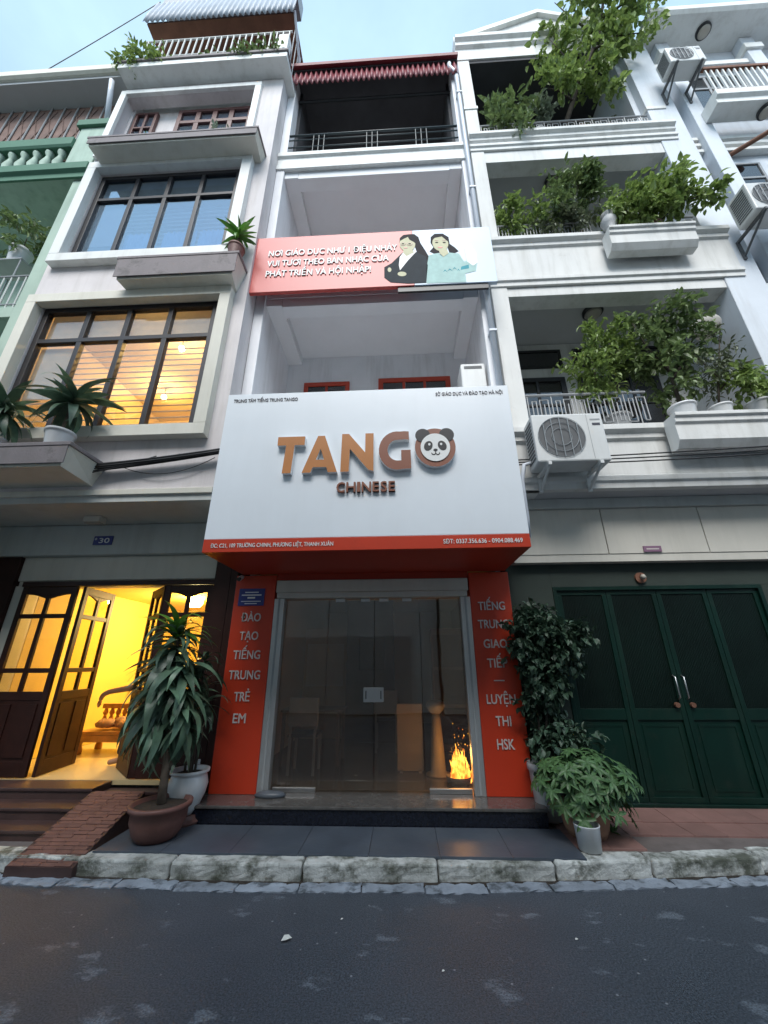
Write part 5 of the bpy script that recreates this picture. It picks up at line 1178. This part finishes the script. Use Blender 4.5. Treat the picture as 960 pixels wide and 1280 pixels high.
# ------------------------------------------------------------------ plants
def pot_round(par, c, prof, m, soil_r, soil_z, n=28):
    MB().lathe(prof, c, n).build('pot', m, par, smooth=True)
    MB().lathe([(soil_r, -0.01), (soil_r, 0.0), (soil_r*0.5, 0.012), (0.01, 0.015)], (c[0], c[1], c[2]+soil_z), 20).build('soil', 'soil', par)
POT = lambda r, h: [(r*0.68, 0), (r*0.78, h*0.25), (r*0.90, h*0.8), (r*0.93, h*0.86), (r, h*0.88), (r, h), (r*0.90, h), (r*0.84, h*0.85)]
def blade(l, wd, droop, r, n=8):
    # strap leaf along +X, arching down, origin at its base
    mb = MB(); 
    for i in range(n+1):
        u = i/n; a = droop*u; ww = wd*(math.sin(math.pi*min(1, u*0.9+0.10)**0.75))*0.5+0.002
        x_ = l*(math.sin(a)/max(droop, 1e-3)) if droop > 0.05 else l*u; z_ = -l*(1-math.cos(a))/max(droop, 1e-3)
        f = 0.22*ww; tw = math.sin(u*5+r.random())*0.004
        mb.v += [(x_, ww, z_+f+tw), (x_, 0, z_), (x_, -ww, z_+f-tw)]
    for i in range(n):
        b = i*3; mb.f += [(b, b+1, b+4, b+3), (b+1, b+2, b+5, b+4)]; mb.mi += [0, 0]
    return mb
pr = random.Random(21)
BL = [blade(l, wd, d, pr) for l, wd, d in ((0.46, 0.082, 0.9), (0.50, 0.088, 1.5), (0.40, 0.075, 0.6), (0.52, 0.090, 1.8), (0.36, 0.078, 1.1), (0.44, 0.070, 2.1), (0.48, 0.085, 1.2))]
BLD = [b.mesh('leaf', 'leaf_drac', True) for b in BL]; BLT = [b.mesh('leaf', 'leaf_drac_top', True) for b in BL]
def rosette(par, c, n, el0, el1, r, meshes, sc=1.0, az0=0):
    for i in range(n):
        u = i/max(1, n-1); az = az0+i*2.39996+r.uniform(-0.25, 0.25); el = el0+(el1-el0)*u+r.uniform(-0.15, 0.15)
        o = link('leaf', r.choice(meshes), par, loc=(c[0]+r.uniform(-0.015, 0.015), c[1]+r.uniform(-0.015, 0.015), c[2]-0.10*sc*u+r.uniform(-0.02, 0.02)))
        o.rotation_euler = (r.uniform(-0.4, 0.4), -el, az); s_ = sc*r.uniform(0.75, 1.15); o.scale = (s_, s_*r.uniform(0.85, 1.1), s_)
# dracaena by the left door
D = thing('potted_plant', 'tall dracaena with long drooping leaves in brown glazed pot', 'plant', (-1.98, -0.68, 0.135))
pot_round(D, (-1.98, -0.68, 0.137), [(0.17, 0), (0.21, 0.05), (0.245, 0.15), (0.245, 0.235), (0.275, 0.24), (0.28, 0.275), (0.245, 0.28), (0.235, 0.24)], 'terracotta', 0.236, 0.245)
MB().tube([(-1.98, -0.68, 0.37), (-2.0, -0.67, 0.7), (-2.07, -0.63, 1.1), (-2.12, -0.60, 1.5), (-2.16, -0.58, 1.95)], [0.042, 0.036, 0.033, 0.028, 0.02], 10).build('stem', 'bark', D, smooth=True)
MB().tube([(-2.0, -0.67, 0.62), (-1.90, -0.62, 0.9), (-1.88, -0.6, 1.2)], [0.026, 0.022, 0.018], 8).build('stem', 'bark', D, smooth=True)
rosette(D, (-2.17, -0.60, 2.0), 20, 1.4, 0.5, pr, BLT, 0.95)
for c, n, e0, e1, s_ in (((-2.17, -0.60, 1.97), 20, 0.6, 0.05, 0.95), ((-2.15, -0.60, 1.82), 28, 0.35, -0.3, 1.0), ((-2.20, -0.62, 1.66), 30, 0.2, -0.5, 1.0), ((-2.02, -0.60, 1.62), 26, 0.3, -0.5, 1.0), ((-2.22, -0.66, 1.46), 32, 0.1, -0.7, 1.0), ((-1.98, -0.62, 1.42), 32, 0.1, -0.7, 1.0), ((-2.24, -0.66, 1.28), 34, 0.0, -0.9, 1.0), ((-1.95, -0.62, 1.24), 32, 0.0, -0.9, 1.0), ((-2.14, -0.70, 1.12), 36, -0.1, -1.1, 0.95), ((-1.94, -0.62, 1.08), 20, -0.1, -1.0, 0.9)):
    rosette(D, c, n, e0, e1, pr, BLD, s_, pr.uniform(0, 6))
# plant in white glazed pot beside it
WP = thing('potted_plant', 'slim leafy plant in white glazed jar beside left red pillar', 'plant', (-1.93, -0.30, 0.2))
pot_round(WP, (-1.93, -0.30, 0.212), [(0.10, 0), (0.125, 0.04), (0.18, 0.17), (0.195, 0.25), (0.175, 0.33), (0.165, 0.345), (0.195, 0.36), (0.195, 0.385), (0.165, 0.385), (0.155, 0.34)], 'pot_white', 0.157, 0.345)
for k in range(4):
    a = k*1.7; MB().tube([(-1.93+0.05*math.cos(a), -0.30+0.05*math.sin(a), 0.55), (-1.95+0.09*math.cos(a), -0.30+0.07*math.sin(a), 1.2+0.15*k)], [0.014, 0.010], 7).build('stem', 'bark_dark', WP)
    rosette(WP, (-1.95+0.09*math.cos(a), -0.30+0.07*math.sin(a), 1.25+0.15*k), 14, 1.0, -0.6, pr, BLD, 0.62, a)
ps = tag(MB().lathe([(0.17, 0), (0.18, 0.02), (0.15, 0.045), (0.14, 0.075)], (-1.93, -0.30, 0.136), 24).build('pot_stand', 'terracotta', smooth=False), 'low brown round stand under the white glazed jar', 'stand')
sw = thing('bottle', 'small white plastic bottle behind the white glazed jar', 'bottle', (-1.88, 0.0, 0.336)); MB().lathe([(0.04, 0), (0.042, 0.02), (0.042, 0.2), (0.02, 0.24), (0.016, 0.27)], (-1.975, -0.04, 0.336), 14).build('body', 'pot_white', sw, smooth=True)
MB().lathe([(0.018, 0.271), (0.018, 0.295)], (-1.975, -0.04, 0.336), 12).build('cap', 'ac_white', sw)

# dark column of foliage by the right pillar
VP = thing('potted_plant', 'dark column of dense foliage in tall white pot by right red pillar', 'plant', (1.90, -0.08, 0.12))
pot_round(VP, (1.83, -0.12, 0.137), POT(0.17, 0.50), 'pot_grey', 0.14, 0.43)
for k in range(5):
    a = k*1.3; MB().tube([(1.83+0.04*math.cos(a), -0.12+0.04*math.sin(a), 0.56), (1.90+0.08*math.cos(a), -0.12+0.05*math.sin(a), 1.2), (1.98+0.14*math.cos(a), -0.10+0.09*math.sin(a), 1.9+0.06*k)], [0.016, 0.013, 0.007], 7).build('stem', 'bark_dark', VP, smooth=True)
vm = MB(); vr = random.Random(5)
foliage(vm, [((1.98, -0.12, 2.0), (0.30, 0.26, 0.26), 1.3), ((2.20, -0.16, 1.80), (0.22, 0.2, 0.20), 0.8), ((1.80, -0.14, 1.85), (0.15, 0.2, 0.22), 0.5), ((1.95, -0.12, 1.55), (0.22, 0.24, 0.30), 1.1), ((1.93, -0.12, 1.15), (0.20, 0.22, 0.32), 1.1), ((1.90, -0.12, 0.85), (0.19, 0.22, 0.25), 0.9), ((2.35, -0.2, 1.95), (0.14, 0.14, 0.10), 0.3)], 4600, 0.088, 0.066, vr, 0.55)
vm.build('foliage', 'leaf_dark', VP)
# schefflera bush in front
def palmate(mb, p, d, r, l, wd, k=7):
    d = d.normalized(); a = d.cross(Vector((0.2, 0.1, 1))).normalized(); b = a.cross(d)
    for i in range(k):
        t = 2*math.pi*i/k+r.uniform(-0.2, 0.2); q = (a*math.cos(t)+b*math.sin(t))*0.95+d*0.25
        leaf_faces(mb, p, q-Vector((0, 0, 0.25)), d, l*r.uniform(0.8, 1.15), wd, 0, 0.15, 0.35)
BU = thing('potted_plant', 'spreading bright green schefflera bush in low brown pot', 'plant', (2.05, -0.48, 0.12))
pot_round(BU, (2.05, -0.46, 0.134), POT(0.25, 0.24), 'terracotta_light', 0.20, 0.20)
bm_ = MB(); bt_ = MB(); br_ = random.Random(9)
for i in range(190):
    u = rdir(br_, -0.15); q = 0.55+0.45*br_.random()
    c = Vector((2.06+u.x*0.48*q, -0.56+u.y*0.34*q, 0.54+u.z*(0.33 if u.z > 0 else 1.2)*q))
    if i % 4 == 0: bt_.tube([(2.05+u.x*0.05, -0.47+u.y*0.05, 0.34), tuple(Vector((2.05, -0.5, 0.45)).lerp(c, 0.5)), tuple(c)], [0.007, 0.005, 0.003], 5)
    palmate(bm_, c, u+Vector((0, -0.2, 0.7)), br_, 0.105, 0.036)
bm_.build('foliage', 'leaf_bush', BU); bt_.build('stems', 'bark', BU)
CN = thing('plant_pot', 'small empty white tin pot at the kerb before the bush', 'pot', (1.93, -0.80, 0.13))
MB().lathe([(0.092, 0), (0.105, 0.17), (0.108, 0.175), (0.108, 0.182), (0.100, 0.182), (0.096, 0.13)], (1.93, -0.79, 0.137), 24).build('pot', 'pot_white', CN, smooth=True)
MB().lathe([(0.0955, 0.11), (0.0955, 0.125), (0.05, 0.135), (0.01, 0.14)], (1.93, -0.79, 0.137), 20).build('soil', 'soil', CN)
MB().tube([(1.93, -0.79, 0.27), (1.94, -0.78, 0.33), (1.93, -0.77, 0.40)], [0.006, 0.005, 0.003], 6).build('stem', 'bark', CN)
P3 = thing('potted_plant', 'small dark shrub behind the schefflera bush near the gate', 'plant', (2.28, -0.1, 0.12))
pot_round(P3, (2.22, -0.12, 0.165), POT(0.15, 0.25), 'terracotta', 0.125, 0.21)
m_ = MB(); foliage(m_, [((2.24, -0.12, 0.72), (0.16, 0.15, 0.24), 1)], 420, 0.085, 0.045, vr, 0.2); m_.build('foliage', 'leaf_dark', P3)
MB().tube([(2.22, -0.12, 0.37), (2.24, -0.12, 0.75)], [0.012, 0.006], 6).build('stem', 'bark_dark', P3)

# ledge plants on the left house
def ledge_plant(label, c, pm, pr_, ph, n, sc, r, el=(1.2, -0.5)):
    t = thing('potted_plant', label, 'plant', c)
    pot_round(t, c, POT(pr_, ph), pm, pr_*0.84, ph*0.85)
    z_ = c[2]+ph*0.85
    MB().tube([(c[0], c[1], z_), (c[0]+0.01, c[1], z_+0.22*sc*2)], [0.02, 0.014], 7).build('stem', 'bark', t)
    rosette(t, (c[0]+0.01, c[1], z_+0.22*sc*2), n, el[0], el[1], r, BLD if n > 24 else BLT, sc); return t
ledge_plant('spiky dracaena in white pot on ledge below the lit window', (-3.78, -1.15, 4.022), 'pot_white', 0.16, 0.27, 44, 1.25, pr, (1.25, -0.5))
ledge_plant('dark leafy plant in white pot at left end of the lit-window ledge', (-4.66, -1.15, 4.022), 'pot_white', 0.16, 0.22, 46, 1.15, pr, (1.1, -0.7))
ledge_plant('small spiky plant in brown pot on ledge right of banner-level window', (-2.12, -1.0, 7.452), 'terracotta', 0.13, 0.26, 24, 0.80, pr, (1.2, -0.1))
# roof-ledge greenery
def shrub(label, blobs, n, l, wd, m, r, pot=None, stems=(), droop=0.3, name='potted_plant'):
    c0 = pot[0] if pot else blobs[0][0]; t = thing(name, label, 'plant', c0)
    if pot: pot_round(t, pot[0], POT(pot[1], pot[2]), pot[3], pot[1]*0.84, pot[2]*0.85)
    for s_ in stems: MB().tube(s_[0], s_[1], 7).build('stem', 'bark_dark', t, smooth=True)
    mb = MB(); foliage(mb, blobs, n, l, wd, r, droop); mb.build('foliage', m, t); return t
gr = random.Random(31)
shrub('wispy trailing plant at left end of the lilac roof ledge', [((-5.1, -1.08, 13.78), (0.32, 0.15, 0.18), 1), ((-4.6, -1.08, 13.72), (0.3, 0.12, 0.12), 0.6), ((-5.0, -1.16, 13.45), (0.12, 0.06, 0.2), 0.3)], 420, 0.13, 0.06, 'leaf_bright', gr, stems=[([(-5.1, -1.08, 13.6), (-5.3, -1.1, 14.1), (-5.45, -1.15, 14.5)], [0.012, 0.008, 0.004]), ([(-5.0, -1.08, 13.6), (-5.05, -1.1, 14.3)], [0.012, 0.004])], name='ledge_plant')
shrub('low green plants at right end of the lilac roof ledge', [((-3.0, -1.08, 13.72), (0.45, 0.12, 0.14), 1), ((-2.3, -1.08, 13.68), (0.3, 0.10, 0.12), 0.6)], 420, 0.13, 0.06, 'leaf_mid', gr, name='ledge_plant')
shrub('small pale flowers on ledge before the maroon windows', [((-2.75, -1.05, 10.65), (0.22, 0.10, 0.09), 1)], 120, 0.09, 0.05, 'leaf_pale', gr, name='ledge_plant')
# far-left balcony plant
shrub('bright green plant on the far left green balcony', [((-6.45, -0.55, 9.0), (0.32, 0.25, 0.28), 1)], 320, 0.16, 0.06, 'leaf_mid', gr, pot=((-6.45, -0.50, 8.22), 0.17, 0.45, 'pot_white'), stems=[([(-6.45, -0.5, 8.6), (-6.45, -0.52, 9.0)], [0.014, 0.008])])
sd_ = thing('plant_stand', 'thin metal plant stand on the far left green balcony', 'stand', (-6.4, -0.5, 7.0))
B(-6.75, -6.1, -0.70, -0.30, 8.19, 8.215).build('shelf', 'bar_grey', sd_)
for xx in (-6.73, -6.12):
    for yy in (-0.68, -0.32): MB().tube([(xx, yy, 7.0), (xx, yy, 8.19)], 0.012, 6).build('leg', 'bar_grey', sd_)

# lower right balcony
def st3(a, b, c, r0=0.02, r1=0.006): return ([a, b, c], [r0, (r0+r1)/2, r1])
shrub('yellow-green rounded shrub at left of the lowest planted balcony', [((3.35, -0.22, 5.75), (0.36, 0.30, 0.50), 1.2), ((3.75, -0.25, 6.05), (0.30, 0.28, 0.40), 0.9), ((3.35, -0.2, 6.35), (0.18, 0.18, 0.25), 0.3)], 1500, 0.11, 0.05, 'leaf_bright', gr, pot=((3.60, -0.02, 4.665), 0.2, 0.34, 'pot_grey'), stems=[st3((3.60, -0.02, 4.95), (3.4, -0.12, 5.5), (3.35, -0.2, 6.0)), st3((3.60, -0.02, 4.95), (3.7, -0.12, 5.6), (3.75, -0.2, 6.2))])
shrub('tall loose tree filling the middle of the lowest planted balcony', [((4.35, -0.30, 5.55), (0.42, 0.30, 0.50), 1.1), ((4.55, -0.35, 6.55), (0.45, 0.35, 0.28), 0.7), ((4.05, -0.35, 6.45), (0.30, 0.28, 0.18), 0.35), ((4.85, -0.30, 6.15), (0.32, 0.3, 0.38), 0.7), ((4.2, -0.3, 6.0), (0.4, 0.3, 0.3), 0.5)], 1700, 0.125, 0.065, 'leaf_mid', gr, pot=((4.25, -0.42, 4.665), 0.17, 0.22, 'pot_white'), stems=[st3((4.25, -0.42, 4.92), (4.3, -0.36, 5.6), (4.55, -0.35, 6.6), 0.028), st3((4.3, -0.38, 5.4), (4.7, -0.33, 5.9), (4.9, -0.3, 6.3)), st3((4.3, -0.38, 5.5), (4.1, -0.36, 6.0), (4.0, -0.36, 6.5))])
shrub('grey-green shrub with dry twigs near right pier of lowest balcony', [((5.0, -0.25, 5.6), (0.45, 0.3, 0.45), 1), ((5.3, -0.2, 6.1), (0.2, 0.2, 0.3), 0.3)], 650, 0.10, 0.035, 'leaf_olive', gr, pot=((4.75, -0.42, 4.665), 0.14, 0.20, 'pot_white'), stems=[st3((4.75, -0.42, 4.9), (5.0, -0.33, 5.5), (5.35, -0.3, 6.5), 0.016), st3((4.75, -0.42, 4.9), (4.9, -0.4, 5.4), (4.6, -0.4, 6.0), 0.012), st3((4.9, -0.38, 5.2), (5.3, -0.42, 5.6), (5.6, -0.4, 5.7), 0.012)])
shrub('round green plant at right end of the lowest planter box', [((5.22, -0.48, 5.15), (0.28, 0.22, 0.26), 1)], 480, 0.12, 0.06, 'leaf_bright', gr, pot=((5.22, -0.46, 4.665), 0.15, 0.22, 'pot_grey'), stems=[st3((5.22, -0.46, 4.9), (5.2, -0.46, 5.05), (5.22, -0.48, 5.2), 0.012)])
hb = thing('flower_basket', 'pale bundle hanging by right pier above lowest balcony plants', 'basket', (5.35, -0.1, 6.5))
MB().lathe([(0.05, 0), (0.16, 0.08), (0.2, 0.2), (0.19, 0.27), (0.05, 0.3)], (5.32, -0.1, 6.42), 14).build('basket', 'curtain_white', hb, smooth=True); MB().tube([(5.32, -0.1, 6.7), (5.32, -0.1, 7.46)], 0.006, 5).build('cord', 'cable', hb)
# middle right balcony
shrub('bright small shrub at left end of the middle right balcony', [((2.55, -0.25, 9.25), (0.24, 0.2, 0.30), 1), ((3.0, -0.2, 9.3), (0.2, 0.2, 0.28), 0.5)], 620, 0.13, 0.06, 'leaf_bright', gr, pot=((2.60, -0.02, 8.565), 0.16, 0.30, 'pot_grey'), stems=[st3((2.6, -0.02, 8.8), (2.58, -0.15, 9.05), (2.55, -0.2, 9.3), 0.014)])
shrub('olive climber with dark stems in centre of middle right balcony', [((3.4, -0.2, 9.35), (0.45, 0.25, 0.35), 0.8), ((3.9, -0.22, 9.9), (0.42, 0.28, 0.62), 1.3), ((4.1, -0.25, 10.35), (0.28, 0.22, 0.35), 0.7)], 1500, 0.13, 0.06, 'leaf_mid', gr, pot=((3.55, -0.02, 8.565), 0.18, 0.30, 'terracotta'), stems=[st3((3.55, -0.02, 8.85), (3.7, -0.15, 9.6), (4.05, -0.22, 10.5), 0.025)])
shrub('dark ragged plant at front of the middle right balcony', [((3.35, -0.30, 9.0), (0.28, 0.15, 0.24), 1), ((3.7, -0.30, 8.95), (0.2, 0.15, 0.22), 0.6)], 380, 0.13, 0.07, 'leaf_olive', gr, pot=((3.05, -0.05, 8.565), 0.13, 0.22, 'terracotta'), stems=[st3((3.05, -0.05, 8.76), (3.2, -0.2, 8.9), (3.4, -0.28, 9.1), 0.014)])
shrub('bright bushy plant overflowing the upper planter box', [((4.45, -0.58, 8.95), (0.40, 0.26, 0.34), 1.2), ((4.95, -0.58, 9.05), (0.36, 0.26, 0.42), 1.1), ((5.15, -0.62, 9.35), (0.22, 0.2, 0.25), 0.4), ((5.45, -0.66, 8.95), (0.35, 0.10, 0.09), 0.35)], 2100, 0.13, 0.075, 'leaf_bright', gr, pot=((4.75, -0.48, 8.345), 0.13, 0.16, 'terracotta'), stems=[st3((4.75, -0.48, 8.47), (4.9, -0.52, 9.0), (5.1, -0.6, 9.4), 0.016), st3((4.75, -0.48, 8.47), (5.2, -0.6, 8.9), (5.75, -0.68, 8.98), 0.010)])
vs = thing('vase', 'pale ceramic urn at left end of upper planter box', 'vase', (4.02, -0.48, 8.345))
MB().lathe([(0.07, 0), (0.08, 0.03), (0.04, 0.08), (0.11, 0.2), (0.13, 0.30), (0.09, 0.38), (0.06, 0.42), (0.10, 0.47), (0.085, 0.47), (0.05, 0.42)], (4.03, -0.50, 8.345), 18).build('body', 'pot_grey', vs, smooth=True)
# top right terrace
shrub('broad-leaved green plant at left of the top right terrace', [((2.95, -0.15, 12.75), (0.42, 0.25, 0.32), 1), ((3.0, -0.3, 12.2), (0.28, 0.15, 0.25), 0.6)], 480, 0.24, 0.085, 'leaf_mid', gr, pot=((2.95, 0.0, 11.785), 0.18, 0.35, 'terracotta'), stems=[st3((2.95, 0, 12.1), (2.95, -0.1, 12.4), (2.95, -0.15, 12.9), 0.018)])
vs = thing('vase', 'white rounded jar on the top right terrace railing side', 'vase', (3.62, 0.0, 11.78))
MB().lathe([(0.10, 0), (0.17, 0.2), (0.19, 0.4), (0.15, 0.58), (0.09, 0.66), (0.11, 0.70), (0.09, 0.70), (0.07, 0.64)], (3.58, -0.02, 11.785), 18).build('body', 'pot_white', vs, smooth=True)
shrub('pale variegated plant beside the white jar on top terrace', [((3.5, -0.1, 12.95), (0.3, 0.2, 0.35), 1)], 220, 0.15, 0.07, 'leaf_pale', gr, pot=((3.35, 0.25, 11.785), 0.16, 0.3, 'terracotta'), stems=[st3((3.35, 0.25, 12.05), (3.4, 0.1, 12.5), (3.5, -0.05, 12.9), 0.014)])
for i, xx in enumerate((4.45, 4.75, 5.05)):
    q = thing('plant_pot', ('brown clay pot leftmost of three on top terrace', 'dark clay pot in middle of three on top terrace', 'brown clay pot rightmost of three on top terrace')[i], 'pot', (xx, 0, 11.785))
    MB().lathe(POT(0.13, 0.62), (xx, -0.02, 11.785), 18).build('pot', ('terracotta', 'ac_dark', 'terracotta')[i], q, smooth=True)
    m_ = MB(); foliage(m_, [((xx, -0.02, 12.50), (0.12, 0.1, 0.10), 1)], 60, 0.10, 0.04, gr); m_.build('foliage', 'leaf_olive', q)
# the tree growing out of the top terrace
TR = thing('tree', 'leafy green tree leaning out over the top right terrace', 'tree', (4.15, 0.1, 11.785))
pot_round(TR, (4.15, 0.12, 11.785), POT(0.24, 0.45), 'terracotta', 0.2, 0.38)
tk = MB(); tk.tube([(4.15, 0.12, 12.1), (4.2, -0.1, 12.7), (4.5, -0.45, 13.5), (5.0, -0.65, 14.6), (5.3, -0.75, 15.8), (5.45, -0.8, 17.0)], [0.06, 0.055, 0.048, 0.04, 0.03, 0.015], 9)
for a, b, c in (((4.5, -0.45, 13.5), (4.2, -0.6, 13.9), (3.9, -0.7, 14.5)), ((4.8, -0.58, 14.2), (5.3, -0.75, 14.3), (5.8, -0.8, 14.2)), ((5.0, -0.65, 14.6), (4.5, -0.75, 15.2), (4.2, -0.8, 15.9)), ((5.15, -0.7, 15.2), (5.7, -0.8, 15.6), (6.3, -0.85, 16.0)), ((4.35, -0.25, 13.0), (4.0, -0.4, 13.1), (3.7, -0.5, 13.0)), ((5.3, -0.75, 15.9), (4.8, -0.8, 16.4), (4.5, -0.8, 16.8))):
    tk.tube([a, b, c], [0.026, 0.018, 0.007], 6)
tk.build('trunk', 'bark_dark', TR, smooth=True)
cm = MB(); cr2 = random.Random(77)
foliage(cm, [((4.35, -0.55, 13.55), (0.55, 0.40, 0.40), 1.0), ((4.95, -0.65, 13.35), (0.45, 0.4, 0.35), 0.8), ((3.95, -0.6, 12.85), (0.42, 0.3, 0.25), 0.6), ((3.95, -0.65, 14.4), (0.42, 0.35, 0.30), 0.6), ((4.8, -0.7, 14.6), (0.65, 0.45, 0.50), 1.5), ((5.55, -0.75, 14.5), (0.50, 0.4, 0.38), 0.9), ((5.3, -0.75, 15.5), (0.80, 0.5, 0.50), 1.6), ((6.15, -0.8, 15.6), (0.50, 0.4, 0.45), 0.9), ((4.5, -0.75, 15.7), (0.45, 0.4, 0.40), 0.7), ((5.3, -0.8, 16.6), (0.90, 0.5, 0.50), 1.4)], 3400, 0.15, 0.09, cr2, 0.35)
cm.build('crown', 'leaf_bright', TR)

# ------------------------------------------------------------------ small litter on the road and pavement
lt = [(-0.42, -1.78, 0.035, 'larger pale scrap of litter lying alone on the road'), (1.42, -1.7, 0.012, 'tiny pale scrap of litter on road, in front of the bush'), (0.55, -2.0, 0.010, 'tiny pale scrap farthest out on the road'), (-0.1, -1.55, 0.010, 'tiny pale scrap on road before the glass door')]
for i, (a, b, s_, lab) in enumerate(lt):
    m_ = MB(); leaf_faces(m_, Vector((a-s_, b, 0.004)), Vector((1, 0.4, 0.08)), Vector((0, 0, 1)), s_*2, s_*1.6, 0, 0.2, 0.05)
    m_.v = [(p[0], p[1], max(0.002, p[2])) for p in m_.v]
    tag(m_.build('litter_scrap', 'litter'), lab, 'litter', 'litter scraps on the road')
